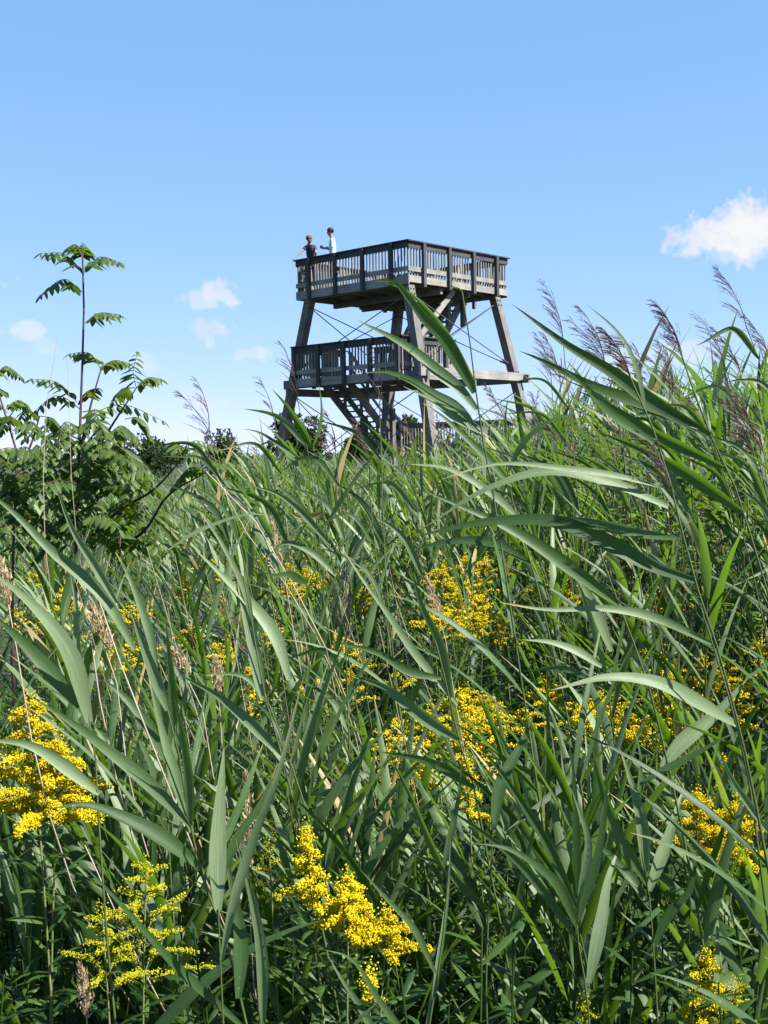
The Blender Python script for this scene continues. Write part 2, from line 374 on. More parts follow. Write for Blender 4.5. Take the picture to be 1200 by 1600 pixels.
# L, R, up is left handed, so geometry is laid out directly in rotated axes about the near corner
def W(l, r, z): return np.array([l*Lx[0]+r*Ry[0], l*Lx[1]+r*Ry[1], z])
tower.rotation_euler = (0, 0, math.atan2(Ry[1], Ry[0]))     # local +x = R (right face), local +y = L (left face)
def WL(l, r, z): return np.array([r, l, z])                 # local coordinates inside the tower
def lbox(g, l0, l1, r0, r1, z0, z1, r=None): box(g, (min(r0, r1), min(l0, l1), min(z0, z1)), (max(r0, r1), max(l0, l1), max(z0, z1)), r)

BL, BR = .24, .075
zleg = CAP1-1.40
def legpos(nm, z):
    l0, r0, a, b = {'near': (.2, .2, -1, -1), 'left': (4.75, .2, 1, -1), 'right': (.2, 4.72, -1, 1), 'far': (4.6, 4.6, 1, 1)}[nm]
    dz = zleg-z
    return l0+a*BL*dz, r0+b*BR*dz
for nm in ('near', 'left', 'right', 'far'):
    g = G(); lt, rt = legpos(nm, zleg+.02); lb, rb = legpos(nm, -.3)
    s = .145; v = []
    for (l, r, z) in ((lb, rb, -.3), (lt, rt, zleg+.02)):
        for a, b in ((-1, -1), (1, -1), (1, 1), (-1, 1)): v.append(WL(l+b*s, r+a*s, z))
    g.add(v, [(0, 3, 2, 1), (4, 5, 6, 7), (0, 1, 5, 4), (1, 2, 6, 5), (2, 3, 7, 6), (3, 0, 4, 7)], r=.35)
    lg = g.obj('leg', M_WZ, tower, False)
    for z in (zleg-.12, CAP2-1.0, CAP2-1.3, zleg-.28):
        l, r = legpos(nm, z)
        for o_ in (-.07, .07):
            for (dl, dr) in ((-s-.012, o_), (o_, -s-.012)):
                gb = G(); box(gb, WL(l+dl, r+dr, z)-.02, WL(l+dl, r+dr, z)+.02); gb.obj('bolt', M_STEEL, lg, False)

def railing(name, A, B, capz, posts, inward, end_over=.06, rim=(1.10, 1.38), fascia=.2, post_drop=1.42, no_rim=False):
    """A, B = (l, r) ends; posts = distances from A ; inward = (dl, dr) unit vector towards the deck"""
    A = np.array(A, float); B = np.array(B, float); D = B-A; Ln = np.linalg.norm(D); D = D/Ln; I = np.array(inward, float)
    mat_h = M_WY if abs(D[0]) > .5 else M_WX; mat_d = M_DY if abs(D[0]) > .5 else M_DX
    def bx(g, s0, s1, i0, i1, z0, z1, r=None):
        P = A+D*s0+I*i0; Q = A+D*s1+I*i1
        lbox(g, P[0], Q[0], P[1], Q[1], z0, z1, r)
    root = G(); bx(root, -end_over, Ln+end_over, -.07, .12, capz-.038, capz, .25)
    ro = root.obj('railing', mat_d, tower, False)
    g = G(); bx(g, 0, Ln, 0, .038, capz-.04-fascia, capz-.04, .4); g.obj('top_board', mat_d, ro, False)
    g = G(); bx(g, 0, Ln, -.002, .036, capz-.97, capz-.82, .75); g.obj('lower_board', mat_h, ro, False)
    g = G(); n = int(Ln/.135)
    for k in range(n):
        s = (k+.5)*Ln/n
        if min(abs(s-p_) for p_ in posts) < .07: continue
        bx(g, s-.022, s+.022, .04, .078, capz-1.09, capz-.05, .3+U(0, .5))
    g.obj('baluster_row', M_WZ, ro, False)
    for p_ in posts:
        g = G(); dz = U(-.02, .03)
        bx(g, p_-.062, p_+.062, -.105, -.004, capz-post_drop-dz, capz-.042, .45+U(-.1, .1)); po = g.obj('post', M_DZ, ro, False)
    if not no_rim:
        g = G(); bx(g, -.0, Ln, -.003, .05, capz-rim[1], capz-rim[0], .8); g.obj('rim_board', mat_h, ro, False)
    return ro
ps = [TE+k*TD for k in range(4)]
railing('upper_left', (0, 0), (TS, 0), CAP1, ps, (0, 1))
railing('upper_right', (0, .002), (0, TS), CAP1-.004, ps, (1, 0), rim=(1.10, 1.32))
railing('upper_back', (.002, TS), (TS, TS), CAP1-.002, ps, (0, -1))
railing('upper_end', (TS, .06), (TS, TS-.06), CAP1-.006, ps, (-1, 0))
# upper deck boards + joists
g = G(); nb_ = 38; w_ = (TS-.12)/nb_
for k in range(nb_): lbox(g, .06, TS-.06, .06+k*w_+.004, .06+(k+1)*w_-.004, CAP1-1.135, CAP1-1.10, U(.2, .8))
g.obj('deck_boards', M_WY, tower, False)
for k in range(6):
    l = .45+k*(TS-.9)/5
    g = G(); lbox(g, l-.04, l+.04, .055, TS-.055, CAP1-1.36, CAP1-1.137, .3); g.obj('joist', M_WX, tower, False)
for k, r in enumerate((.2, 1.75, 3.2, 4.68)):
    g = G(); lbox(g, .12, TS-.12, r-.07, r+.07, CAP1-1.55 if 0 < k < 3 else CAP1-1.40, CAP1-1.362, .3); g.obj('beam', M_WY, tower, False)
for l in (1.55, 3.0, 4.3):   # stub hangers seen under the back edge
    g = G(); lbox(g, l-.06, l+.06, TS+.004, TS+.10, CAP1-1.62, CAP1-1.0, .3); g.obj('post', M_WZ, tower, False)
# lower deck
dz2 = zleg-(CAP2-1.24)
LL0, LL1 = -.05, 5.16
r0L = -.35
railing('lower_left', (0.0, r0L), (5.09, r0L), CAP2, [.15, 1.36, 2.57, 3.79, 5.0], (0, 1), rim=(1.12, 1.40))
railing('lower_side', (0.0, r0L+.13), (0.0, 2.2), CAP2-.004, [.75, 1.95], (1, 0), rim=(1.12, 1.36))
railing('lower_back', (.06, 2.2), (3.6, 2.2), CAP2-.002, [.6, 1.9, 3.2], (0, -1), rim=(1.12, 1.36))
railing('lower_end', (5.09, r0L+.13), (5.09, 2.2), CAP2-.006, [.9, 2.0], (-1, 0), rim=(1.12, 1.36))
g = G(); nb_ = 19; w_ = 2.45/nb_
for k in range(nb_): lbox(g, .06, 5.03 if r0L+.06+k*w_ < .88 else 3.58, r0L+.06+k*w_+.004, r0L+.06+(k+1)*w_-.004, CAP2-1.155, CAP2-1.12, U(.2, .8))
g.obj('deck_boards', M_WY, tower, False)
for k in range(5):
    l = .5+k*1.02
    g = G(); lbox(g, l-.035, l+.035, r0L+.055, 2.14 if l < 3.55 else .9, CAP2-1.34, CAP2-1.157, .3); g.obj('joist', M_WX, tower, False)
# big horizontal beams tying the legs, ends overhanging
ln, rn = legpos('near', CAP2-1.24); ll, rl = legpos('left', CAP2-1.24); lr_, rr_ = legpos('right', CAP2-1.24); lf, rf = legpos('far', CAP2-1.24)
s = .145
g = G(); beam(g, WL(ll+.48, rl+.0, CAP2-1.27), WL(ln-.30, rn+.0, CAP2-1.27), .10, .30, r=.4); 
g2 = g.obj('tie_beam', M_WY, tower, False)
g = G(); beam(g, WL(ln-s-.055, rn-.30, CAP2-1.18), WL(lr_-s-.055, rr_+.34, CAP2-1.18), .10, .28, r=.85); g.obj('tie_beam', M_WX, tower, False)
g = G(); beam(g, WL(lf+s+.055, rl-.30, CAP2-1.55), WL(lf+s+.055, rf+.34, CAP2-1.55), .10, .26, r=.4); g.obj('tie_beam', M_WX, tower, False)
g = G(); beam(g, WL(lf+.45, rf+s+.055, CAP2-1.24), WL(lr_-.45, rr_+s+.055, CAP2-1.24), .10, .28, r=.5); g.obj('tie_beam', M_WY, tower, False)
g = G(); beam(g, WL(5.4, 2.25, CAP2-1.48), WL(-.85, 2.25, CAP2-1.48), .12, .2, r=.4); g.obj('tie_beam', M_WY, tower, False)
# rod bracing on all four faces, two tiers
def cable(A, B, rad=.017):
    g = G(); tube(g, [A, B], rad, 6); c = g.obj('brace_rod', M_STEEL, tower)
    g = G(); m_ = (A+(B-A)*.93); tube(g, [m_-unit(B-A)*.14, m_+unit(B-A)*.14], rad*2.0, 6); g.obj('turnbuckle', M_STEEL, c)
def node(nm, z): l, r = legpos(nm, z); return WL(l, r, z)
for a, b in (('left', 'near'), ('near', 'right'), ('right', 'far'), ('far', 'left')):
    zt, zm, zb = zleg-.22, CAP2-.80, CAP2-1.62
    cable(node(a, zt), node(b, zm)); cable(node(b, zt), node(a, zm))
    cable(node(a, zb), node(b, .5)); cable(node(b, zb), node(a, .5))
# stairs
def stairs(l0, l1, rA, zA, rB, zB, nsteps, rail=True, upper=True):
    """flight climbing from (rA,zA) to (rB,zB), between l0 and l1"""
    g = G(); root = None
    lm = (l0+l1)/2
    for i, l in enumerate((l0, l1, lm)):
        g = G(); beam(g, WL(l, rA, zA-.12), WL(l, rB, zB-.16), .055 if i < 2 else .05, .28 if i < 2 else .20, r=.55)
        if root is None: root = g.obj('staircase', M_WX, tower, False)
        else: g.obj('stringer', M_WX, root, False)
    for k in range(nsteps):
        f_ = (k+.5)/nsteps; r = rA+(rB-rA)*f_; z = zA+(zB-zA)*f_
        g = G(); lbox(g, min(l0, l1)+.03, max(l0, l1)-.03, r-.14, r+.14, z-.02, z+.022, .6); g.obj('tread', M_WY, root, False)
    if rail:
        for l in (l0-.06, l1+.06):
            g = G(); beam(g, WL(l, rA, zA+.95), WL(l, rB, zB+.95), .05, .12, r=.8)
            beam(g, WL(l, rA, zA+.45), WL(l, rB, zB+.45), .03, .10, r=.8)
            h = g.obj('handrail', M_WX, root, False)
            for f_ in (.04, .35, .66, .97):
                r = rA+(rB-rA)*f_; z = zA+(zB-zA)*f_
                g = G(); lbox(g, l-.045, l+.045, r-.045, r+.045, z-.3, min(z+1.0, 99), .6); g.obj('post', M_WZ, root, False)
DK1, DK2 = CAP1-1.10, CAP2-1.12
stairs(2.3, 1.1, 1.9, DK2, 4.15, DK1-.05, 15)
stairs(4.95, 3.70, 3.75, 1.85, 1.05, DK2-.02, 13)
# knee braces under the upper deck on the sunlit side
for A_, B_ in ((WL(.30, .6, DK1-2.1), WL(.30, 2.6, DK1-.25)), (WL(2.15, 1.9, DK1-2.2), WL(2.15, 3.6, DK1-.25))):
    g = G(); beam(g, A_, B_, .07, .18, r=.9); g.obj('knee_brace', M_WX, tower, False)
for (l, r) in ((1.0, 3.15), (1.0, 3.95)):
    g = G(); lbox(g, l-.07, l+.07, r-.07, r+.07, DK1-1.3, DK1-.25, .4); g.obj('hanger_post', M_WZ, tower, False)
for (l, r) in ((3.45, 2.9), (5.1, 3.2)):
    g = G(); lbox(g, l-.08, l+.08, r-.08, r+.08, -.2, DK2-.5-(r-2.3)*.85, .35); g.obj('support_post', M_WZ, tower, False)
g = G(); lbox(g, .7, 1.95, 1.6, 2.2, 0, 0, .5) if False else None

# raised boardwalk leading to the stair foot
bw = empty('raised_boardwalk', (TX, TY, 0), tower.rotation_euler[2], 'grey timber raised boardwalk with slatted railing half hidden by reeds behind the tower legs', 'boardwalk')
g = G(); 
for k in range(70): lbox(g, 5.2-k*.14, 5.2-k*.14-.13, 5.15, 6.7, 1.80, 1.84, U(.2, .8))
g.obj('deck_boards', M_WX, bw, False)
for r in (5.15, 6.7):
    g = G(); lbox(g, 5.2, -4.6, r-.06, r+.06, 2.86, 2.90, .3); lbox(g, 5.2, -4.6, r-.02, r+.02, 2.70, 2.855, .4); lbox(g, 5.2, -4.6, r-.02, r+.02, 1.98, 2.1, .5); lbox(g, 5.2, -4.6, r-.03, r+.03, 1.55, 1.79, .5)
    rl_ = g.obj('railing', M_WY, bw, False)
    g = G()
    for k in range(68): lbox(g, 5.1-k*.142-.02, 5.1-k*.142+.02, r+.022, r+.05, 1.9, 2.85, U(.2, .7))
    g.obj('baluster_row', M_WZ, rl_, False)
    for k in range(7):
        l = 5.0-k*1.55
        g = G(); lbox(g, l-.06, l+.06, r-.16, r-.065, -.2, 2.85, .4); g.obj('post', M_WZ, bw, False)

# ------------------------------------------------------------------ people on the upper deck
def skin_fig(name, pts, edges, mat, parent, root=0, sub=2):
    me = bpy.data.meshes.new(name); me.from_pydata([tuple(p[:3]) for p in pts], edges, []); me.update()
    o = bpy.data.objects.new(name, me); COL.objects.link(o); o.parent = parent
    mo = o.modifiers.new('Skin', 'SKIN'); mo.use_smooth_shade = True
    for i, p in enumerate(pts):
        sv = me.skin_vertices[0].data[i]; r = p[3]; sv.radius = (r, p[4] if len(p) > 4 else r); sv.use_root = (i == root)
    ms = o.modifiers.new('Sub', 'SUBSURF'); ms.levels = sub; ms.render_levels = sub
    me.materials.append(mat)
    return o
def flat_mat(name, col, rough=.7): return simple_mat(name, [(.2, tuple(c*.85 for c in col)), (.8, tuple(min(1, c*1.15) for c in col))], rough, 14, .3)
SKIN = flat_mat('skin', (.24, .13, .095), .55)
def ell(g, c, r3, seg=14, ring=10, r=.5, noise=0):
    c = np.array(c); V = []
    for i in range(ring+1):
        th = math.pi*i/ring
        for j in range(seg):
            ph = 2*math.pi*j/seg; k = 1+noise*U(-1, 1)
            V.append(c+np.array(r3)*np.array([math.sin(th)*math.cos(ph), math.sin(th)*math.sin(ph), math.cos(th)])*k)
    q = [(i*seg+j, i*seg+(j+1) % seg, (i+1)*seg+(j+1) % seg, (i+1)*seg+j) for i in range(ring) for j in range(seg)]
    g.add(V, q, None, None, r)
def fingers(pts, edges, wi, wrist, d, side, curl):
    """five separate fingers grown from a palm point"""
    d = unit(d); side = unit(side); nrm = unit(curl)
    palm = wrist+d*.05; pts.append((*palm, .032, .018)); pi = len(pts)-1; edges.append((wi, pi))
    for k, ln in enumerate((.066, .075, .07, .055)):
        o_ = (k-1.5)*.019
        a = palm+d*.035+side*o_; b = a+d*ln*.5+nrm*ln*.15; c = b+d*ln*.3+nrm*ln*.45
        pts.append((*a, .009)); pts.append((*b, .0085)); pts.append((*c, .007)); n = len(pts)
        edges += [(pi, n-3), (n-3, n-2), (n-2, n-1)]
    a = palm-d*.02-side*.035; b = a+d*.03-side*.02+nrm*.01; c = b+d*.03+nrm*.01
    pts.append((*a, .011)); pts.append((*b, .010)); pts.append((*c, .008)); n = len(pts); edges += [(pi, n-3), (n-3, n-2), (n-2, n-1)]
def person(loc, rz, label, pose, shirt, pants, hair, group=None):
    root = empty('person', loc, rz, label, 'person', group)
    A = np.array
    # faces local -y ; x = its left is +x
    hip, waist, chest, neck = A(pose['hip']), A(pose['waist']), A(pose['chest']), A(pose['neck'])
    head = A(pose['head']); f = unit(A(pose['face'])); sd = unit(np.cross([0, 0, 1], f))
    pts = [(*hip, .145, .11), (*waist, .135, .10), (*chest, .155, .11), (*neck, .055), (*(head-A([0, 0, .07])), .066, .078), (*(head+f*.01), .090, .104), (*(head+A([0, 0, .06])), .080, .095)]
    edges = [(0, 1), (1, 2), (2, 3), (3, 4), (4, 5), (5, 6)]
    for arm in pose['arms']:
        sh, el, wr, d, side, curl = [A(x, float) for x in arm]
        pts += [(*sh, .058), (*el, .040), (*wr, .027)]; n = len(pts); edges += [(2, n-3), (n-3, n-2), (n-2, n-1)]
        fingers(pts, edges, n-1, wr, d, side, curl)
    for kn in pose['legs']:
        th, knee, an, toe = [A(x, float) for x in kn]
        pts += [(*th, .088), (*knee, .06), (*an, .04), (*toe, .035)]; n = len(pts); edges += [(0, n-4), (n-4, n-3), (n-3, n-2), (n-2, n-1)]
    body = skin_fig('body', pts, edges, SKIN, root)
    # face: nose, ears, eyes, mouth
    g = G(); ell(g, head+f*.098-A([0, 0, .015]), (.014, .016, .022)); g.obj('nose', SKIN, root)
    for s_ in (-1, 1):
        g = G(); ell(g, head+sd*s_*.082-A([0, 0, .01]), (.014, .02, .032)); g.obj('ear', SKIN, root)
        g = G(); ell(g, head+f*.088+sd*s_*.032+A([0, 0, .01]), (.012, .010, .007)); g.obj('eye', flat_mat('eye', (.03, .025, .02), .2), root)
    g = G(); ell(g, head+f*.088-A([0, 0, .055]), (.025, .010, .007)); g.obj('mouth', flat_mat('lip', (.3, .10, .09)), root)
    g = G(); ell(g, head-f*.014+A([0, 0, .052]), (.108, .117, .095), 18, 12, .5, .05)
    for k in range(60):
        th = U(0, 2*math.pi); e = U(-.1, 1.2); dv = A([math.cos(th)*math.cos(e), math.sin(th)*math.cos(e), math.sin(e)])
        if dv@f > .72 and e < .5: continue
        ell(g, head-f*.014+A([0, 0, .045])+dv*.095, (.026, .026, .024), 6, 5, U(0, 1), .15)
    g.obj('hair', hair, root)
    # shirt with sleeves
    tp = [(*(hip+A([0, 0, .02])), .155, .12), (*waist, .150, .115), (*chest, .170, .128), (*(neck-A([0, 0, .05])), .085, .08)]; te = [(0, 1), (1, 2), (2, 3)]
    for arm in pose['arms']:
        sh, el = A(arm[0], float), A(arm[1], float)
        tp += [(*sh, .075), (*(sh+(el-sh)*pose['sleeve']), .058)]; n = len(tp); te += [(2, n-2), (n-2, n-1)]
        if pose['sleeve'] > .9:
            wr = A(arm[2], float); tp.append((*(el+(wr-el)*.55), .045)); te.append((n-1, n))
    skin_fig('shirt', tp, te, shirt, root)
    tp = [(*hip, .160, .125)]; te = []
    for kn in pose['legs']:
        th, knee, an, toe = [A(x, float) for x in kn]
        tp += [(*th, .102), (*knee, .075), (*(an+A([0, 0, .06])), .062)]; n = len(tp); te += [(0, n-3), (n-3, n-2), (n-2, n-1)]
    skin_fig('trousers', tp, te, pants, root)
    for kn in pose['legs']:
        an, toe = A(kn[2], float), A(kn[3], float)
        skin_fig('shoe', [(*an, .05), (*((an+toe)/2), .05, .045), (*toe, .045, .035)], [(0, 1), (1, 2)], flat_mat('shoe_leather', (.05, .045, .04)), root)
    return root
def tw(l, r, z): return np.array([TX, TY, 0])+W(l, r, z)
pA = tw(4.86, .38, DK1)
capz = 1.10
person(pA, 0, 'person with curly brown hair in dark t-shirt leaning both hands on the top rail', dict(
    hip=(0.02, .20, 1.02), waist=(0, .14, 1.20), chest=(-.03, .02, 1.49), neck=(-.03, -.03, 1.66), head=(-.03, -.06, 1.79), face=(.8, -.6, -.1), sleeve=.62,
    arms=[((-.16, .02, 1.56), (-.33, -.14, 1.36), (-.49, -.30, capz+.055), (-.5, -.6, -.3), (.8, -.6, 0), (-.2, -.3, -1)),
          ((.15, .02, 1.56), (.19, -.10, 1.32), (.18, -.30, capz+.055), (.1, -.9, -.3), (1, 0, 0), (0, -.3, -1))],
    legs=[((-.09, .2, .9), (-.10, .16, .50), (-.11, .22, .09), (-.12, .05, .04)), ((.11, .2, .9), (.12, .17, .50), (.12, .24, .09), (.13, .07, .04))]),
    flat_mat('dark_shirt', (.022, .026, .045)), flat_mat('dark_shorts', (.04, .04, .05)), flat_mat('brown_hair', (.075, .035, .02), .5))
pB = tw(3.97, .55, DK1)
rb_ = person(pB, math.radians(-90), 'person with dark hair in pale blue shirt standing sideways on the upper deck', dict(
    hip=(0, .02, 1.02), waist=(0, .02, 1.2), chest=(0, .02, 1.53), neck=(0, -.01, 1.72), head=(0, -.05, 1.86), face=(0, -1, -.08), sleeve=1.0,
    arms=[((-.19, .03, 1.57), (-.23, .02, 1.33), (-.08, -.24, 1.36), (.4, -.8, .1), (0, 0, 1), (.8, -.3, 0)),
          ((.19, .03, 1.57), (.23, .02, 1.33), (.10, -.24, 1.35), (-.4, -.8, .1), (0, 0, -1), (-.8, -.3, 0))],
    legs=[((-.09, .02, .9), (-.10, -.01, .50), (-.10, .04, .09), (-.10, -.12, .04)), ((.1, .02, .9), (.11, -.01, .50), (.11, .04, .09), (.11, -.12, .04))]),
    flat_mat('pale_blue_shirt', (.50, .60, .82)), flat_mat('blue_jeans', (.07, .09, .14)), flat_mat('dark_hair', (.018, .014, .013), .5))
g = G(); ell(g, pB+np.array([-.335, 0, 1.40])*1.05, (.075, .06, .055), 14, 10, .5, .03)
rb_.scale = (1.05, 1.05, 1.05)
ho = g.obj('handheld_item', flat_mat('dark_brown_leather', (.10, .045, .035)))
tag(ho, 'small dark brown rounded item held in front of the pale blue shirt', 'held item')

# ------------------------------------------------------------------ far trees and bushes
def crown_pack(n, rx, ry, rz_, leaf, cone=0, seed=0):
    """crown of small leaf sprigs over uneven lobes, unit origin at crown base"""
    g = G(); r_ = np.random.default_rng(seed)
    lob = []
    for k in range(9):
        th = r_.uniform(0, 2*math.pi); h = r_.uniform(.15, .8); rad = (1-h*cone)*.45
        lob.append((math.cos(th)*rad*rx, math.sin(th)*rad*ry, h*rz_, r_.uniform(.35, .6)*(1-.5*h*cone)))
    m = 0
    P = []
    while m < n:
        lo = lob[r_.integers(len(lob))]; d = r_.normal(size=3); d /= np.linalg.norm(d)
        q = r_.uniform(.7, 1.05)
        p = np.array([lo[0]+d[0]*lo[3]*rx*q, lo[1]+d[1]*lo[3]*ry*q, lo[2]+d[2]*lo[3]*rz_*.55*q])
        if p[2] < -.02*rz_: continue
        P.append((p, d)); m += 1
    V = []; Tt = []; R = []
    for i, (p, d) in enumerate(P):
        for k in range(3):
            a = unit(d+r_.normal(size=3)*.9); b = unit(np.cross(a, r_.normal(size=3))); s_ = leaf*r_.uniform(.6, 1.5)
            n0 = len(V); V += [p-b*s_*.35, p+b*s_*.35, p+a*s_]; Tt.append((n0, n0+1, n0+2)); R += [r_.uniform(0, 1)]*3
    g.add(V, None, Tt, None, np.array(R))
    return g
def tree(px, d, h, rx, label, cat='tree', cone=0, n=1500, leaf=.22, seed=0, name='tree', trunk=.25):
    P = at(px, 720, d); base = np.array([P[0], P[1], 0])
    e = empty(name, base, 0, label, cat)
    g = crown_pack(n, rx, rx, h*(1-trunk), leaf, cone, seed); cr_ = g.obj('crown', M_FARTREE, e, False); cr_.location = (0, 0, h*trunk)
    g = G(); tube(g, spline([(0, 0, -.1), (.05, .02, h*.3), (-.04, .03, h*.7)], 6), np.linspace(.05*h*.5, .02, 6), 7); g.obj('trunk', M_TRUNK, e)
    for k in range(4):
        a = k*1.6+seed; g = G(); tube(g, spline([(0, 0, h*.28), (math.cos(a)*rx*.3, math.sin(a)*rx*.3, h*.5), (math.cos(a)*rx*.5, math.sin(a)*rx*.5, h*.7)], 5), np.linspace(.03*h*.4, .01, 5), 5); g.obj('limb', M_TRUNK, e)
    return e
def hpx(top, d): return EYE+(712-top)/F*d
tree(345, 70, hpx(640, 70), 1.5, 'dark conical evergreen bush behind the brown plume left of the tower', cone=.75, n=1300, leaf=.16, seed=3, name='conical_evergreen', trunk=.05)
tree(240, 85, hpx(682, 85), 3.2, 'low rounded grey green bush on the horizon right of the feathery sapling', 'bush', n=1500, leaf=.22, seed=5, name='round_bush', trunk=.1)
tree(470, 62, hpx(652, 62), 1.5, 'dark green tree seen behind the left tower leg', n=1600, leaf=.17, seed=7, name='broadleaf_tree')
tree(447, 66, hpx(672, 66), 1.2, 'smaller dark bush just left of the tree behind the left tower leg', 'bush', n=900, leaf=.17, seed=17, name='round_bush', trunk=.1)
tree(632, 75, hpx(643, 75), 1.6, 'light green rounded tree seen between the staircase and the near tower leg', n=1500, leaf=.2, seed=11, name='broadleaf_tree')
tree(545, 95, hpx(690, 95), .9, 'small dark tree on the horizon below the tower staircase', n=800, leaf=.16, seed=13, name='broadleaf_tree')
tree(568, 80, hpx(682, 80), 1.3, 'dark tree behind the foot of the tower staircase', n=1300, leaf=.2, seed=19, name='broadleaf_tree')
tree(690, 110, hpx(690, 110), 4.0, 'broad low tree on the horizon behind the boardwalk railing', n=1500, leaf=.3, seed=23, name='broadleaf_tree')
tree(800, 90, hpx(680, 90), 3.0, 'low tree hidden behind the reeds below the right tower leg', n=1300, leaf=.25, seed=29, name='broadleaf_tree')
# distant wood reading as one mass on the horizon
g = G()
for k in range(70):
    an = U(-1.2, 1.2); dd = U(190, 330); h = U(1.9, 3.0)
    pk = crown_pack(130, U(5, 9), 4, h*.8, .8, 0, 100+k).pack()
    g.addpack(pk, (math.sin(an)*dd, math.cos(an)*dd, 0))
wd = g.obj('distant_wood', M_FARTREE, None, False); tag(wd, 'thin dark line of far-off trees along the horizon', 'wood', kind='stuff')

# ------------------------------------------------------------------ reed builders
WIND = np.array([-1.0, .12, 0])
def blade_profile(n, w):
    s = np.linspace(0, 1, n)
    a = .38+.62*np.sin(np.minimum(1, s/.34)*math.pi/2); b = np.clip(1-s, 0, 1)**.82
    prof = a*np.where(s < .34, 1, b/(1-.34)**.82)
    prof[-1] = .02
    return w*prof
def blade(g, base, d0, length, w, droop, side_to, roll=0., n=9, fold=.3, r=.5, twist=0., lod=False):
    """blade leaving base along d0, bending towards side_to (unit horizontal) and drooping"""
    d = unit(d0); C = [np.array(base, float)]; step = length/(n-1); kk = int(n*U(.4, .7)) if rng.uniform() < .13 else -1
    for k in range(n-1):
        s = (k+1)/(n-1)
        d = unit(d+(side_to*.10*9/n)+np.array([0, 0, -1.0])*droop*(.35+1.3*s)*(9/n))
        if k == kk: d = unit(d*.5+np.array([side_to[0]*.5, side_to[1]*.5, -.75]))
        C.append(C[-1]+d*step)
    C = np.array(C); T = tangents(C)
    h = unit(np.cross(T, [0, 0, 1])+1e-6)
    nn = np.cross(h, T)
    ang = roll+twist*np.linspace(0, 1, n)
    S = unit(h*np.cos(ang)[:, None]+nn*np.sin(ang)[:, None])
    if lod: flat_ribbon(g, C, S, blade_profile(n, w), r)
    else: ribbon(g, C, S, blade_profile(n, w), fold, r)
def plume(g, base, d0, length, bend, dens=1.0, spread=1.0, w=.0011):
    """reed panicle: curved axis with many fine branches blown to the lee side"""
    d = unit(d0); C = [np.array(base, float)]; n = 12
    for k in range(n-1): d = unit(d+bend*.06); C.append(C[-1]+d*length/(n-1))
    C = np.array(C); tube(g, C, np.linspace(.0016, .0005, n), 3, .2)
    m = int(58*dens)
    for k in range(m):
        s = U(.0, .97)**1.0; i = s*(n-1); i0 = int(i); P = C[i0]+(C[min(i0+1, n-1)]-C[i0])*(i-i0); T = unit(C[min(i0+1, n-1)]-C[i0]+1e-9)
        L = length*(.42*(1-s)**.7+.07)*U(.6, 1.1)
        rd = unit(rng.normal(size=3)*.75*spread+bend*.5); dd = unit(T*1.1+rd*.55)
        mC = [P]
        for j in range(4): dd = unit(dd+bend*.10+np.array([0, 0, -.03])); mC.append(mC[-1]+dd*L/4)
        mC = np.array(mC); S = unit(np.cross(tangents(mC), rng.normal(size=3)))
        flat_ribbon(g, mC, S, np.array([.5, 1.0, 1.5, 1.3, .3])*w, U(0, 1))
        # spikelets
        for j in range(int(5+L*60)):
            f_ = U(.25, 1)*3.99; j0 = int(f_); q = mC[j0]+(mC[j0+1]-mC[j0])*(f_-j0)
            sd_ = unit(dd+rng.normal(size=3)*.45); sl_ = U(.006, .011); s2 = unit(np.cross(sd_, rng.normal(size=3)))*w*.9
            g.add([q-s2, q+s2, q+sd_*sl_], None, [(0, 1, 2)], None, U(0, 1))
def reed_pack(H, seed, with_plume, erect=.5, lod=False, nl=None):
    global rng
    keep = rng; rng = np.random.default_rng(seed)
    gs, gl, gp = G(), G(), G()
    lean = U(.10, .26)*(1.25-erect)
    tt = np.linspace(0, 1, 9)
    sw = U(-.05, .05)
    C = np.stack([-lean*H*tt**1.9, sw*H*tt**2, H*tt*(1-.06*tt)], 1)
    tube(gs, C[::2] if lod else C, np.linspace(.0042, .0018, 5 if lod else 9), 3 if lod else 5, U(.1, .6))
    n = nl or int(H*13)+4
    az0 = U(0, 6.28)
    for k in range(n):
        s = .22+.78*(k+.7)/n
        if s > .99: s = .99
        i = s*8; i0 = min(int(i), 7); P = C[i0]+(C[i0+1]-C[i0])*(i-i0); T = unit(C[i0+1]-C[i0])
        az = math.pi+rng.normal()*.8 if rng.uniform() < .85-.5*erect else U(0, 6.28)
        sd_ = np.array([math.cos(az), math.sin(az), 0])
        op = U(.28, .72)*(1.1-.5*erect)
        d0 = T*math.cos(op)+sd_*math.sin(op)
        L = U(.28, .58)*(1-.35*abs(s-.6))*(.8 if s > .9 else 1)
        blade(gl, P, d0, L, U(.0062, .0138)*(.95 if lod else 1), U(.01, .09)*(1.15-erect), sd_*.6+WIND*.5*(1-erect), U(-.9, .9), 5 if lod else 10, U(.15, .45), U(0, 1), U(-.8, .8), lod)
    if with_plume:
        T = unit(C[-1]-C[-2]); top = C[-1]
        gs.add(*[None]*0) if False else None
        st = np.array([top, top+T*.10]); tube(gs, st, [.0018, .0012], 3, .4)
        plume(gp, st[-1], T, U(.20, .32), WIND*U(.5, 1.2)+np.array([0, 0, -.25]), .35 if lod else .8, 1, .0022 if lod else .0014)
    rng = keep
    return gs, gl, gp

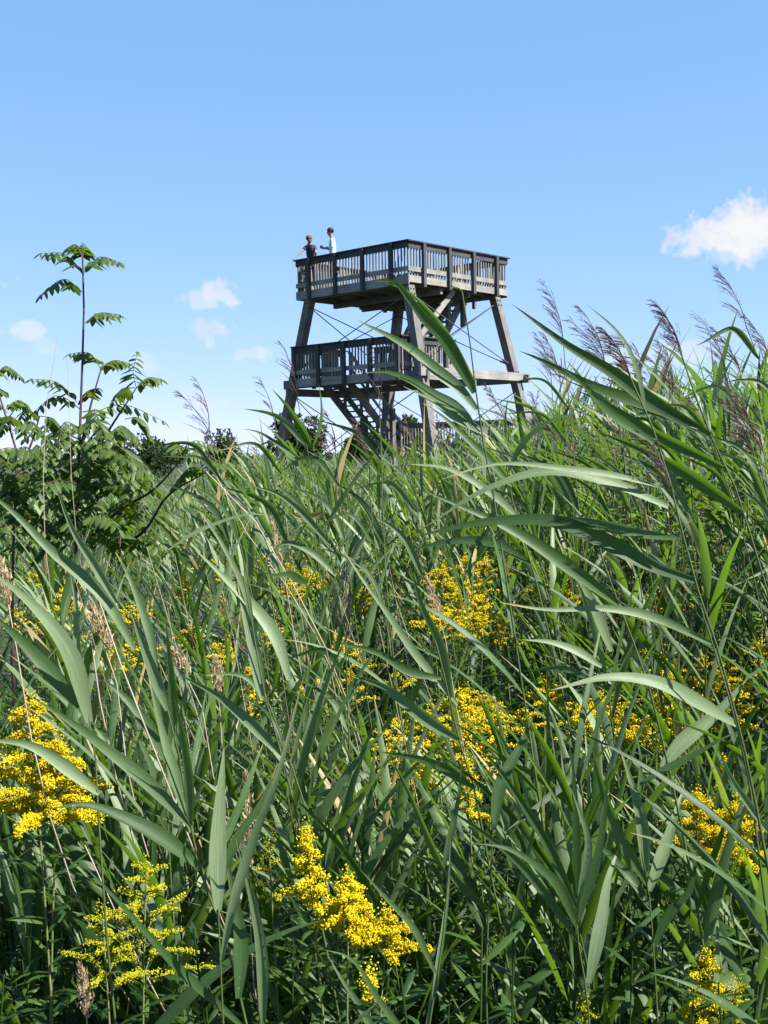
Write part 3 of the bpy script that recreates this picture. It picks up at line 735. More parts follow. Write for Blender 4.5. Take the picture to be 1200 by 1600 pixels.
HEIGHTS = (.9, 1.25, 1.6, 1.95, 2.3)
TEMPL = []   # (H, plume, stem mesh, leaf mesh, plume mesh)
for hi, H in enumerate(HEIGHTS):
    for v in range(4):
        wp = v == 2
        gs, gl, gp = reed_pack(H, 1000+hi*10+v, wp, erect=(1.0, .75, .6, .85)[v])
        TEMPL.append((H, wp, gs.mesh('stem', M_STEM), gl.mesh('leaves', M_REED), gp.mesh('plume', M_PLUME) if wp else None))
LOD = []
for hi, H in enumerate((1.2, 1.5, 1.8)):
    for v in range(6):
        gs, gl, gp = reed_pack(H, 2000+hi*10+v, v == 5, erect=(.95, .8, .6, .4, .7, .6)[v], lod=True, nl=12)
        LOD.append((H, gs.pack(), gl.pack(), gp.pack()))

def link_mesh(name, me, parent):
    o = bpy.data.objects.new(name, me); COL.objects.link(o); o.parent = parent; return o
def put_reed(x, y, H, rz, label, group, want_plume=None):
    c = [t_ for t_ in TEMPL if want_plume is None or t_[1] == want_plume]
    best = min(abs(t_[0]-H) for t_ in c); c = [t_ for t_ in c if abs(t_[0]-H) < best+.01]
    T_ = c[int(rng.integers(len(c)))]
    e = empty('reed', (x, y, 0), rz, label, 'reed', group); e.scale = (1, 1, H/T_[0]) if abs(H/T_[0]-1) < .3 else (H/T_[0],)*3
    link_mesh('stem', T_[2], e); link_mesh('leaves', T_[3], e)
    if T_[4]: link_mesh('plume', T_[4], e)
    e.rotation_euler = (float(rng.normal()*.10), float(rng.normal()*.12)-.05, rz)
    return e
sx = [-200, 0, 120, 200, 350, 400, 450, 500, 560, 600, 700, 760, 800, 850, 900, 1000, 1100, 1200, 1400]
sy = [760, 760, 770, 765, 730, 705, 700, 712, 712, 705, 700, 690, 655, 625, 610, 590, 590, 570, 560]
def sil(px): return float(np.interp(px, sx, sy))

# individual reeds of the middle distance
made = 0; cnt = {}
while made < 188:
    px = U(-90, 1290); d = math.sqrt(U(2.3**2, 9.5**2)) if rng.uniform() < .62 else U(2.2, 6.0)
    s0 = sil(px)
    if px < 330 and d > 3.0 and rng.uniform() < .6: continue
    if d < 3.2: yt = U(max(s0+60, 850 if px < 700 else 760), 1200)
    else: yt = s0+U(0, 1)**1.3*(240 if d < 6 else 110)
    if d < 5.4 and 300 < px < 1000 and yt < 960 and rng.uniform() < .85: continue
    if d < 3.6 and 540 < px < 1220 and yt < 1170 and rng.uniform() < .82: continue
    P = at(px, yt, d); H = P[2]
    if H < .75 or H > 2.75: continue
    wp = (rng.uniform() < (.18 if px > 780 else .0)) and d > 3.2
    if wp: H = max(.8, H-.0)
    nearz = 'front' if d < 3.4 else 'middle'
    side = 'left' if px < 420 else ('centre' if px < 800 else 'right')
    lab = {('front', 'left'): 'leafy green reed among the nearest blades at left',
           ('front', 'centre'): 'leafy green reed in the front of the thicket below the tower',
           ('front', 'right'): 'leafy green reed in the front of the thicket at right',
           ('middle', 'left'): 'slender green reed farther back at left',
           ('middle', 'centre'): 'slender green reed farther back before the tower foot',
           ('middle', 'right'): 'slender green reed farther back at right rising toward the sky'}[(nearz, side)]
    if wp: lab = lab.replace('green reed', 'purple plumed reed')
    put_reed(P[0]+.10*H, P[1], H, float(rng.normal()*1.0), lab, lab.replace('reed', 'reeds'), wp)
    made += 1

for k in range(56):   # leafy low reeds of the very front, spread along the bottom
    px = -60+1320*(k+U(0, 1))/56; d = U(2.05, 3.0); yt = U(1130, 1380); P = at(px, yt, d)
    if P[2] < .7: continue
    side = 'left' if px < 420 else ('centre' if px < 800 else 'right')
    lab = 'low leafy reed at the very front near the bottom edge, ' + {'left': 'left side', 'centre': 'centre', 'right': 'right side'}[side]
    e = put_reed(P[0], P[1], P[2], float(rng.normal()*1.2), lab, 'low leafy reeds in the front', False)
# the rest of the reed bed as one mass
g1, g2 = G(), G()
def bed(g1, g2, n, d0, d1, xr, hmax=None):
    k = 0
    while k < n:
        d = math.sqrt(U(d0*d0, d1*d1)); px = U(*xr); s0 = sil(px)
        yt = s0+U(0, 1)**1.5*(55+500/d)
        if d > 20: yt = max(yt, 738 if px < 330 else 716)
        P = at(px, yt, d)
        H = P[2]
        if H < .7: H = U(.8, 1.3)
        if H > 2.7: continue
        if d > 20: H = min(H, 1.78 if px > 330 else 1.5)*U(.86, 1)
        T_ = LOD[int(rng.integers(len(LOD)))]
        rz = float(rng.normal()*.9); sc = H/T_[0]; dr = U(-.2, .2)
        loc = (P[0]+.12*H, P[1], 0)
        g1.addpack(T_[2], loc, rz, sc, 0, dr); g1.addpack(T_[1], loc, rz, sc, 0, dr)
        if T_[3] is not None and rng.uniform() < (.5 if d > 12 else .25): g2.addpack(T_[3], loc, rz, sc, 0, dr)
        k += 1
bed(g1, g2, 330, 5.5, 10, (-120, 1320))
bed(g1, g2, 260, 2.2, 10, (-1100, -110)); bed(g1, g2, 260, 2.2, 10, (1310, 2300))
bed(g1, g2, 1500, 10, 26, (-150, 1350)); bed(g1, g2, 420, 10, 26, (-700, -150)); bed(g1, g2, 420, 10, 26, (1350, 1900))
bed(g1, g2, 1500, 26, 75, (-150, 1350)); bed(g1, g2, 350, 26, 75, (-700, -150)); bed(g1, g2, 350, 26, 75, (1350, 1900))
ro = g1.obj('reed_bed', M_REED); tag(ro, 'dense bed of green reeds filling the marsh back to the tower and horizon', 'reeds', kind='stuff')
if g2.v: o = g2.obj('reed_bed_plumes', M_PLUME, ro); tag(o, kind='stuff')

# ------------------------------------------------------------------ goldenrod
def lance_leaf(g, P, d0, L, w, droop, r, n=5, fold=.35, roll=0):
    d = unit(d0); C = [np.array(P, float)]
    for k in range(n-1): d = unit(d+np.array([0, 0, -droop*(k+1)/n])); C.append(C[-1]+d*L/(n-1))
    C = np.array(C); T = tangents(C); h = unit(np.cross(T, [0, 0, 1])+1e-6); nn = np.cross(h, T)
    S = unit(h*math.cos(roll)+nn*math.sin(roll))
    s = np.linspace(0, 1, n); prof = w*np.sin(np.pi*np.clip(s*.92+.06, 0, 1))**.8; prof[-1] = .0003
    ribbon(g, C, S, prof, fold, r)
def goldenrod_pack(H, seed, head_h=.22, head_r=.11, detail=1.0, bud=False, lean=(-.06, 0), nbr=20, leaf_dens=1.0, curl=1.0, fsize=.0026):
    global rng
    keep = rng; rng = np.random.default_rng(seed)
    gs, gl, gf = G(), G(), G()
    n = 9; tt = np.linspace(0, 1, n)
    C = np.stack([lean[0]*tt**2*1.0, lean[1]*tt**2, H*tt], 1)
    tube(gs, C, np.linspace(.0038, .0014, n), 6 if detail >= 1 else 4, .4)
    def sp_(s): i = s*(n-1); i0 = min(int(i), n-2); return C[i0]+(C[i0+1]-C[i0])*(i-i0)
    nl = int(38*leaf_dens*H)
    for k in range(nl):
        s = .12+.86*k/nl; az = k*2.4+U(-.3, .3)
        sd_ = np.array([math.cos(az), math.sin(az), 0]); L = (.085*(1-s*.45)+.02)*U(.8, 1.25)
        if s > 1-head_h/H: L *= .5
        lance_leaf(gl, sp_(s), sd_*.85+np.array([0, 0, .55]), L, L*.085, U(.1, .5), U(0, 1), 5 if detail >= 1 else 4, .4, U(-.4, .4))
    P = []
    s0 = 1-head_h/H
    for k in range(nbr):
        f_ = (k+.3)/nbr; s = s0+(1-s0)*f_; az = k*2.4+U(-.4, .4)
        sd_ = np.array([math.cos(az), math.sin(az), 0]); L = head_r*(1.12-f_)**.75*U(.65, 1.15)
        d = unit(sd_*.75+np.array([0, 0, .75])); B = [sp_(s)]
        for j in range(6): d = unit(d+np.array([0, 0, -.16*curl])+sd_*.10); B.append(B[-1]+d*L/6)
        B = np.array(B); tube(gs, B, np.linspace(.0012, .0006, 7), 3, .3)
        m = int(L*1900*detail)+6
        u = rng.uniform(.18, 1, m)*5.999; i0 = u.astype(int); q = B[i0]+(B[i0+1]-B[i0])*(u-i0)[:, None]
        off = rng.normal(size=(m, 3))*np.array([.0044, .0044, .0036])*(.6 if bud else .9)+np.array([0, 0, .0040])
        P.append(q+off)
    # crown tip
    m = int(60*detail); q = C[-1]+rng.normal(size=(m, 3))*np.array([.006, .006, .012])+[0, 0, .004]; P.append(q)
    P = np.concatenate(P)
    octas(gf, P, rng.uniform(.65, 1.25, len(P))*fsize*(.85 if bud else 1))
    rng = keep
    return gs, gl, gf
# middle-distance plants: copies of a few
GT = []
for v in range(6):
    H = (.95, 1.05, 1.15)[v % 3]
    gs, gl, gf = goldenrod_pack(H, 300+v, U(.09, .15), U(.08, .12), .42, v == 5, (U(-.1, .02), U(-.03, .03)), 10, 1.1, .8, .0029)
    GT.append((H, gs.mesh('stem', M_GSTEM), gl.mesh('leaves', M_GLEAF), gf.mesh('flower_head', M_BUD if v == 5 else M_FLOW)))
def put_gold(px, py, d, label, group, bud_ok=False):
    P = at(px, py, d); T_ = GT[int(rng.integers(6 if bud_ok else 5))]
    e = empty('goldenrod', (P[0], P[1], 0), U(0, 6.28), label, 'goldenrod', group); s = max(P[2], .5)/T_[0]; 
    e.scale = (min(s, 1.15), min(s, 1.15), s)
    link_mesh('stem', T_[1], e); link_mesh('leaves', T_[2], e); link_mesh('flower_head', T_[3], e)
bands = [
  (20, 320, 620, 855, 945, 5.6, 7.2, 'yellow goldenrod in the band between the reeds left of centre, well behind the front plants', 'goldenrods in the left middle band'),
  (20, 660, 900, 870, 985, 4.2, 5.6, 'deep yellow goldenrod in the shaded patch under the long drooping blades right of centre', 'goldenrods in the shaded patch'),
  (14, 570, 760, 1105, 1190, 2.9, 3.5, 'bright yellow goldenrod in the sunny row just below centre', 'goldenrods in the centre row'),
  (16, 730, 1010, 1060, 1135, 3.1, 3.8, 'bright yellow goldenrod in the sunny row right of centre', 'goldenrods in the right of centre row'),
  (15, 1010, 1210, 1005, 1105, 3.2, 4.2, 'bright yellow goldenrod in the upper cluster at the right edge', 'goldenrods at the right edge'),
  (15, 960, 1210, 830, 930, 5.0, 7.0, 'small distant goldenrod showing between reeds at right', 'distant goldenrods at right'),
  (12, 0, 300, 890, 1010, 4.2, 6.0, 'dim yellow goldenrod half hidden behind the nearest blades at left', 'goldenrods hidden at left'),
  (10, 330, 620, 960, 1080, 3.8, 4.8, 'goldenrod sunk between tall blades at centre left', 'goldenrods sunk at centre left')]
for n_, x0, x1, y0, y1, d0, d1, lab, grp in bands:
    for k in range(n_): 
        u_ = U(0, 1); put_gold(U(x0, x1), y0+(y1-y0)*u_, d1+(d0-d1)*u_+U(-.2, .2), lab, grp)
# front plants, each built for itself: (top px, py, depth, head_h, head_r, bud, seed, lean px, label)
def hero_gold(px, py, d, hh, hr_, bud, seed, lean, label, nbr=26, curl=1.0, dens=1.0):
    P = at(px, py, d)
    gs, gl, gf = goldenrod_pack(P[2], seed, hh, hr_, dens*(1.4 if bud else 2.3), bud, (lean, 0), max(7, int(nbr*(.9 if bud else .8))), 1.25, curl, .0018)
    e = empty('goldenrod', (P[0]-lean, P[1], 0), 0, label, 'goldenrod', 'large goldenrods in the foreground')
    gs.obj('stem', M_GSTEM, e); gl.obj('leaves', M_GLEAF, e); gf.obj('flower_head', M_BUD if bud else M_FLOW, e, False)
hero_gold(48, 1105, 1.95, .22, .13, False, 11, -.03, 'tall golden yellow goldenrod at the left edge, its head the highest of the front flowers', 34)
hero_gold(92, 1170, 1.98, .14, .10, False, 12, .05, 'golden yellow goldenrod close to the right of the tallest left one', 24)
hero_gold(228, 1360, 1.85, .20, .12, True, 13, .03, 'greenish yellow goldenrod still in bud at lower left with spreading beaded branches', 26, .6, .8)
hero_gold(160, 1430, 1.80, .13, .08, True, 14, -.02, 'smaller budding goldenrod beside the larger budding one at lower left', 16, .6, .8)
hero_gold(478, 1312, 1.85, .13, .05, False, 15, -.05, 'bright yellow goldenrod bottom centre with narrow upright curved head', 22, 1.1)
hero_gold(545, 1385, 1.84, .09, .065, False, 16, .02, 'bright yellow goldenrod bottom centre with broad head arching right', 24, 1.2)
hero_gold(605, 1438, 1.86, .07, .07, False, 17, .05, 'low yellow goldenrod whose head reaches farthest right at bottom centre', 18, 1.2)
hero_gold(728, 1195, 2.35, .12, .04, False, 18, -.03, 'slim yellow goldenrod standing alone below the centre row', 16, 1.2)
hero_gold(1090, 1250, 2.3, .13, .11, False, 19, .02, 'broad yellow goldenrod at lower right with flat spreading sprays', 26, .9)
hero_gold(1150, 1270, 2.3, .12, .11, False, 20, .04, 'broad yellow goldenrod touching the right edge above the bottom corner', 26, .9)
hero_gold(1105, 1500, 1.9, .13, .06, False, 21, .03, 'yellow goldenrod in the bottom right corner', 20, 1.1)
hero_gold(1150, 1545, 1.9, .10, .07, True, 22, .02, 'half open goldenrod in the bottom right corner beside the yellow one', 16, .8)
hero_gold(420, 1322, 2.0, .12, .05, True, 23, -.02, 'thin green budded goldenrod between vertical blade and bright centre head', 14, .6, .6)
hero_gold(577, 1530, 1.75, .04, .02, False, 24, 0, 'tiny yellow goldenrod tip at the bottom edge near centre', 8, 1)
hero_gold(1130, 1200, 2.5, .12, .05, False, 25, 0, 'narrow yellow goldenrod above the broad pair at lower right', 16, 1)
hero_gold(915, 1570, 1.9, .06, .03, True, 26, 0, 'short green budding goldenrod at the bottom edge right of centre', 10, .6)

# ------------------------------------------------------------------ undergrowth: leafy unflowered stems and fine grass
g = G(); packs = []
for v in range(8):
    gs, gl, gf = G(), G(), G()
    H = U(.7, 1.0); n = 5; tt = np.linspace(0, 1, n)
    C = np.stack([U(-.1, .05)*tt**2, U(-.05, .05)*tt**2, H*tt], 1); tube(gl, C, np.linspace(.004, .0015, n), 3, .3)
    for k in range(34):
        s = .15+.85*k/34; i = s*(n-1); i0 = min(int(i), n-2); P = C[i0]+(C[i0+1]-C[i0])*(i-i0); az = k*2.4
        sd_ = np.array([math.cos(az), math.sin(az), 0]); L = U(.06, .11)*(1-.3*s)
        lance_leaf(gl, P, sd_*.85+np.array([0, 0, .6]), L, L*.10, U(.2, .6), U(0, 1), 4, .4, U(-.5, .5))
    packs.append(gl.pack())
for v in range(3):   # broader weeds
    gl = G(); H = U(.5, .8); tube(gl, [(0, 0, 0), (.02, 0, H*.5), (-.02, .02, H)], .003, 4, .3)
    for k in range(20):
        z = H*(.25+.75*k/20); az = k*2.4; sd_ = np.array([math.cos(az), math.sin(az), 0]); L = U(.07, .14)
        lance_leaf(gl, np.array([0, 0, z])+sd_*.01, sd_*.9+np.array([0, 0, U(.1, .6)]), L, L*.16, U(.2, .7), U(.1, 1), 6, .35, U(-.6, .6))
    packs.append(gl.pack())
for v in range(5):   # grass tufts
    gl = G()
    for k in range(16):
        az = U(0, 6.28); sd_ = np.array([math.cos(az), math.sin(az), 0]); 
        blade(gl, (U(-.04, .04), U(-.04, .04), 0), np.array([0, 0, 1])+sd_*U(.1, .35), U(.45, .95), U(.002, .004), U(.02, .10), sd_*.6+WIND*.3, U(-1, 1), 7, .2, U(.2, 1), 0, True)
    packs.append(gl.pack())
n_ = 0
while n_ < 2200:
    d = math.sqrt(U(1.15**2, 7.5**2)) if n_ % 2 else U(1.2, 2.9)
    px = U(-150, 1350) if n_ % 4 else U(-1200, 2400)
    P = at(px, 1000, d); k = int(rng.integers(len(packs)))
    hlim = EYE-(max(0, (1180 if d < 3 else 1000)-708)/F)*d
    sc = min(U(.75, 1.15), max(.35, hlim/.95))
    g.addpack(packs[k], (P[0], P[1], 0), U(0, 6.28), sc, 0, U(-.25, .25)); n_ += 1
ug = g.obj('undergrowth', M_GLEAF); tag(ug, 'dark leafy undergrowth and fine grass filling the gaps below the reeds', 'undergrowth', kind='stuff')

# ------------------------------------------------------------------ feathery-leaved saplings at left
def pinnate(gl, gr, C, L_leaf, w_leaf, pairs, r, hang=.55, flip=1.0):
    """C = rachis polyline"""
    n = len(C); T = tangents(C); rad = np.linspace(.0016, .0007, n); tube(gr, C, rad, 4, .5)
    Ss = unit(np.cross(T, [0, 0, 1])+1e-6)
    for k in range(pairs):
        s = .22+.76*k/(pairs-1); i = s*(n-1); i0 = min(int(i), n-2); P = C[i0]+(C[i0+1]-C[i0])*(i-i0); t_ = T[i0]; sd_ = Ss[i0]
        taper = math.sin(math.pi*(.28+.66*s))**.6
        for q in (-1, 1):
            d0 = t_*.55+sd_*q*.9+np.array([0, 0, -hang*U(.6, 1.5)])
            lance2(gl, P, d0, L_leaf*taper*U(.85, 1.1), w_leaf*taper, U(.15, .5), r+U(-.15, .15), np.cross(sd_*q, t_))
    lance2(gl, C[-1], T[-1]+np.array([0, 0, -.3]), L_leaf*.6, w_leaf*.7, .3, r, None)
def lance2(g, P, d0, L, w, droop, r, up, n=6):
    d = unit(d0); C = [np.array(P, float)]
    for k in range(n-1): d = unit(d+np.array([0, 0, -droop*(k+1)/n])); C.append(C[-1]+d*L/(n-1))
    C = np.array(C); T = tangents(C); h = unit(np.cross(T, [0.05, 0.02, 1])+1e-6)
    nn = np.cross(h, T); ro_ = U(-.5, .5); S = unit(h*math.cos(ro_)+nn*math.sin(ro_))
    s = np.linspace(0, 1, n); prof = w*np.sin(np.pi*np.clip(s**.8*.93+.05, 0, 1))**.75; prof[-1] = .0004
    ribbon(g, C, S, prof, .3, np.clip(r, 0, 1))
def pin_px(gl, gr, pts, d, dd=0, pairs=9, r=.5, L=.050, w=.0085, hang=.6):
    P = [at(x, y, d+dd*k/(len(pts)-1)) for k, (x, y) in enumerate(pts)]
    pinnate(gl, gr, spline(P, 9), L, w, pairs, r, hang)
def stem_px(g, pts, d, r0, r1, dd=0, ground=False):
    P = [at(x, y, d+dd*k/(len(pts)-1)) for k, (x, y) in enumerate(pts)]
    if ground: P = [np.array([P[0][0]+.03, P[0][1], -.03])]+P
    C = spline(P, 16); tube(g, C, np.linspace(r0, r1, 16), 7, .4); return C
DS = 3.6
sap = at(122, 900, DS)
e = empty('feather_leaved_sapling', (0, 0, 0), 0, 'tall thin sapling with dark stem and drooping feathery leaves rising above everything at left', 'sapling')
e.location = (sap[0], sap[1], 0); OFF = np.array([sap[0], sap[1], 0])
def shift(g): g.v = [v-OFF for v in g.v]; return g
gs, gl, gr = G(), G(), G()
stem_px(gs, [(118, 880), (122, 760), (126, 640), (130, 520), (131, 430), (129, 402)], DS, .009, .0028, ground=True)
main = [([(129, 428), (100, 397), (62, 396)], .10), ([(131, 426), (155, 402), (187, 410)], -.12), ([(129, 402), (118, 382), (104, 388)], .05), ([(129, 402), (131, 390), (130, 380)], .05),
        ([(128, 456), (100, 436), (62, 462)], .1), ([(133, 505), (152, 490), (188, 492)], -.05), ([(157, 576), (140, 552), (108, 553)], .05), ([(158, 575), (178, 563), (203, 568)], .1),
        ([(213, 606), (208, 582), (214, 553)], -.12), ([(213, 606), (232, 590), (252, 592)], .05), ([(210, 606), (190, 608), (176, 628)], .1),
        ([(120, 628), (90, 598), (48, 592)], .12), ([(130, 622), (140, 610), (154, 606)], .1), ([(130, 655), (185, 632), (256, 658)], .1), ([(195, 655), (215, 652), (238, 686)], .05),
        ([(126, 640), (90, 618), (45, 650)], .1), ([(124, 668), (150, 655), (168, 690)], -.4), ([(124, 668), (100, 660), (92, 705)], -.4), ([(160, 690), (190, 665), (215, 690)], -.1),
        ([(128, 700), (165, 690), (190, 715)], -.3), ([(165, 700), (200, 700), (232, 735)], .1), ([(126, 690), (90, 690), (60, 720)], -.3)]
for pts, dd in main: pin_px(gl, gr, pts, DS, dd, 8 if len(pts) == 3 else 6, U(.3, .8), .052, .0105)
stem_px(gs, [(126, 700), (140, 640), (158, 576)], DS, .005, .002); stem_px(gs, [(128, 740), (165, 680), (213, 606)], DS, .006, .002)
for k in range(80):
    t_ = U(0, 1)**.8; bx_, by_ = 120+U(-40, 90)*(.5+t_), 672+t_*195; a = U(-.6, 3.7); ln = U(55, 95)
    pts = [(bx_, by_), (bx_+math.cos(a)*ln*.5, by_-abs(math.sin(a))*ln*.35-8), (bx_+math.cos(a)*ln, by_-math.sin(a)*ln*.35+14)]
    pin_px(gl, gr, pts, DS+U(-.3, .3), U(-.25, .25), 7, U(.1, .9), .054, .0115)
# right-hand arching branches
stem_px(gs, [(150, 830), (190, 795), (240, 765), (285, 716)], DS, .006, .002, -.2); stem_px(gs, [(175, 860), (225, 830), (262, 775), (322, 738)], DS, .006, .002, -.2)
for pts in ([(285, 716), (300, 690), (345, 702)], [(285, 716), (270, 690), (258, 700)], [(285, 716), (310, 705), (335, 722)], [(322, 738), (345, 720), (372, 745)], [(322, 738), (300, 730), (270, 760)], [(240, 765), (225, 735), (195, 742)], [(300, 745), (290, 770), (272, 790)], [(225, 800), (200, 780), (170, 795)]):
    pin_px(gl, gr, pts, DS-.2, U(-.1, .1), 8, U(.3, .8), .05, .0085)
shift(gs).obj('stem', M_BARK, e); shift(gl).obj('leaves', M_PIN, e); shift(gr).obj('leaf_stalks', M_BARK, e)
e = empty('feather_leaved_sapling', (0, 0, 0), 0, 'shorter bushy sapling with feathery leaves cut by the left edge', 'sapling')
sap = at(25, 900, 3.5); e.location = (sap[0], sap[1], 0); OFF = np.array([sap[0], sap[1], 0])
gs, gl, gr = G(), G(), G()
stem_px(gs, [(20, 880), (24, 780), (28, 720), (6, 640)], 3.5, .009, .003, ground=True); stem_px(gs, [(28, 740), (50, 690), (62, 650)], 3.5, .005, .002); stem_px(gs, [(10, 760), (-20, 700), (-50, 640)], 3.5, .005, .002)
for pts in ([(-10, 590), (10, 572), (32, 588)], [(-20, 600), (-5, 605), (8, 612)], [(6, 642), (30, 625), (55, 650)], [(6, 642), (-10, 625), (-35, 640)], [(62, 650), (85, 655), (95, 690)], [(62, 652), (40, 640), (30, 665)]): pin_px(gl, gr, pts, 3.5, .1, 8, U(.3, .8), .046, .0085)
stem_px(gs, [(6, 640), (-10, 590)], 3.5, .003, .002)
for k in range(44):
    bx_, by_ = 20+U(-50, 35), 670+U(0, 1)*190; a = U(-.6, 3.7); ln = U(50, 85)
    pts = [(bx_, by_), (bx_+math.cos(a)*ln*.5, by_-abs(math.sin(a))*ln*.35-8), (bx_+math.cos(a)*ln, by_-math.sin(a)*ln*.35+14)]
    pin_px(gl, gr, pts, 3.5+U(-.15, .15), U(-.25, .25), 7, U(.05, .9), .050, .0100)
shift(gs).obj('stem', M_BARK, e); shift(gl).obj('leaves', M_PIN, e); shift(gr).obj('leaf_stalks', M_BARK, e)

# leafy broad-leaved bushes among the reeds at right
def bush(px, py, d, rx, rz_, n, label, seed):
    P = at(px, py, d); e = empty('leafy_bush', (P[0], P[1], 0), 0, label, 'bush')
    gs, gl = G(), G(); H = P[2]
    for k in range(16):
        a = U(0, 6.28); q = U(.2, 1)*rx; top = np.array([math.cos(a)*q, math.sin(a)*q, H-U(0, .8)*rz_])
        C = spline([(U(-.05, .05), U(-.05, .05), 0), (top[0]*.4, top[1]*.4, top[2]*.55), top], 8); tube(gs, C, np.linspace(.006, .0015, 8), 4)
        for j in range(n//16):
            s = U(.35, 1); i = s*7; i0 = min(int(i), 6); Q = C[i0]+(C[i0+1]-C[i0])*(i-i0); az = U(0, 6.28); sd_ = np.array([math.cos(az), math.sin(az), 0])
            L = U(.035, .06); lance_leaf(gl, Q+sd_*.03, sd_+np.array([0, 0, U(-.1, .5)]), L, L*.28, U(.1, .5), U(0, 1), 5, .2, U(-.6, .6))
            tube(gs, [Q, Q+sd_*.03+[0, 0, .005]], .0008, 3)
    gs.obj('stem', M_BARK, e); gl.obj('leaves', M_BROAD, e)
bush(850, 620, 6.2, .35, .6, 520, 'light green broad-leaved bush beside the foot of the right tower leg', 1)
bush(1120, 655, 4.6, .40, .7, 620, 'broad-leaved green bush among plumed reeds near the right edge', 2)
bush(1185, 640, 4.3, .25, .5, 420, 'dark broad-leaved bush cut by the right edge', 3)
bush(985, 650, 5.4, .30, .5, 420, 'broad-leaved bush between purple plumes right of the tower', 4)

# ------------------------------------------------------------------ the nearest reeds, leaf by leaf
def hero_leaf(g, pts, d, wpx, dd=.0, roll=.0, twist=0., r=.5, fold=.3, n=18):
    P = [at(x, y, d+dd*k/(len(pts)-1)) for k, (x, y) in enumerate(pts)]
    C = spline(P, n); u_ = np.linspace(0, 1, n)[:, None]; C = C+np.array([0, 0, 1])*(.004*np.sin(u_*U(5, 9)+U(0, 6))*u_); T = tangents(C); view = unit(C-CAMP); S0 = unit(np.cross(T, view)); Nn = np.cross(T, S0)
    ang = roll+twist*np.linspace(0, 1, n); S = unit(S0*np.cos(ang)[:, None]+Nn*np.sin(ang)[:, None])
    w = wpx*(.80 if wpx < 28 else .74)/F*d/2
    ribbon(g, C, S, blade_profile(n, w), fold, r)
def hero_reed(label, stem, d, leaves, plumes=(), dd=0., r0=.0036, ground=True, stem_r=.5):
    """stem: px points from bottom to top"""
    P = [at(x, y, d+dd*k/(len(stem)-1)) for k, (x, y) in enumerate(stem)]
    b = P[0]
    if ground and b[2] > .05: P = [np.array([b[0]+.14*b[2], b[1]+.03, -.02])]+P
    off = np.array([P[0][0], P[0][1], 0])
    e = empty('reed', off, 0, label, 'reed', 'tall reeds in the foreground')
    gs, gl, gp = G(), G(), G()
    C = spline(P, 24); tube(gs, C, np.linspace(r0, .0013, 24), 6, stem_r)
    for lf in leaves:
        pts, w = lf[0], lf[1]; kw = lf[2] if len(lf) > 2 else {}
        # join the leaf base to the nearest stem point
        b_ = at(*pts[0], d)
        j = int(np.argmin(np.linalg.norm(C-b_, axis=1)))
        hero_leaf(gl, pts, kw.pop('d', float((C[j]-CAMP)@FWD)), w, **{**dict(dd=U(-.10, .10), roll=U(-.5, .5), twist=U(-.4, .4), r=U(.15, .85), fold=U(.25, .6)), **kw})
    # lower leaves of the same stem, below the traced ones
    zt = min([at(*lf[0][0], d)[2] for lf in leaves]+[9])
    for j in range(2, 24):
        if C[j][2] < .15 or C[j][2] > zt-.36: continue
        az = U(0, 6.28); sd_ = np.array([math.cos(az), math.sin(az)*.6, 0]); T = unit(C[j]-C[j-1])
        blade(gl, C[j], T+sd_*U(.35, .8), U(.25, .42), U(.007, .012), U(.02, .08), sd_*.5+WIND*.2, U(-.9, .9), 10, U(.2, .5), U(.1, .8), U(-.8, .8))
    for (b_, t_, dens) in plumes:
        A_ = at(*b_, d+dd); B_ = at(*t_, d+dd); L = np.linalg.norm(B_-A_)
        plume(gp, A_, unit(B_-A_)-WIND*.35, L, WIND*.9+np.array([0, 0, -.1]), dens*U(.45, .95), U(.5, .95), .0007)
    for g_ in (gs, gl, gp): g_.v = [v-off for v in g_.v]
    gs.obj('stem', M_STEM, e)
    if gl.v: gl.obj('leaves', M_REED, e)
    if gp.v: gp.obj('plume', M_PLUME, e)
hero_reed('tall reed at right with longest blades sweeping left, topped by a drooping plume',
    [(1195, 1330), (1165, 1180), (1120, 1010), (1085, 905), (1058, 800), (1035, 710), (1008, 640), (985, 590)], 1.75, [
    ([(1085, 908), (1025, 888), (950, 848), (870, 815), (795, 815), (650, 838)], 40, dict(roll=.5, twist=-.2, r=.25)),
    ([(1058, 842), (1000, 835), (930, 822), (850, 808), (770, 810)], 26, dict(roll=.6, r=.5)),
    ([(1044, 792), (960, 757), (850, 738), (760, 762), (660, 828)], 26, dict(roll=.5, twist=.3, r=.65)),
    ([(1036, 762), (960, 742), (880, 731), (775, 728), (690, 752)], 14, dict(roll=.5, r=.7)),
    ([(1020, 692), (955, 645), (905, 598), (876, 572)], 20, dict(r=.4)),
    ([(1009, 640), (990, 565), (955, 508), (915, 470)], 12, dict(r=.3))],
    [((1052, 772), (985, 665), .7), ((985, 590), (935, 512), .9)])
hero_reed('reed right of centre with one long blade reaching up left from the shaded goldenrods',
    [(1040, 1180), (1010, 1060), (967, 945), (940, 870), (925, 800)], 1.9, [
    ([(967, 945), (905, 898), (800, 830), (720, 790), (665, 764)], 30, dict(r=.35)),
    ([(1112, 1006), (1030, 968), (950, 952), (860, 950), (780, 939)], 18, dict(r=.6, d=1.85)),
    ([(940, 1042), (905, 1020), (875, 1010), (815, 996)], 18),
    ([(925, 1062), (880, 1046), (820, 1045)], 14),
    ([(955, 1018), (935, 965), (912, 915), (890, 880)], 22, dict(r=.8))])
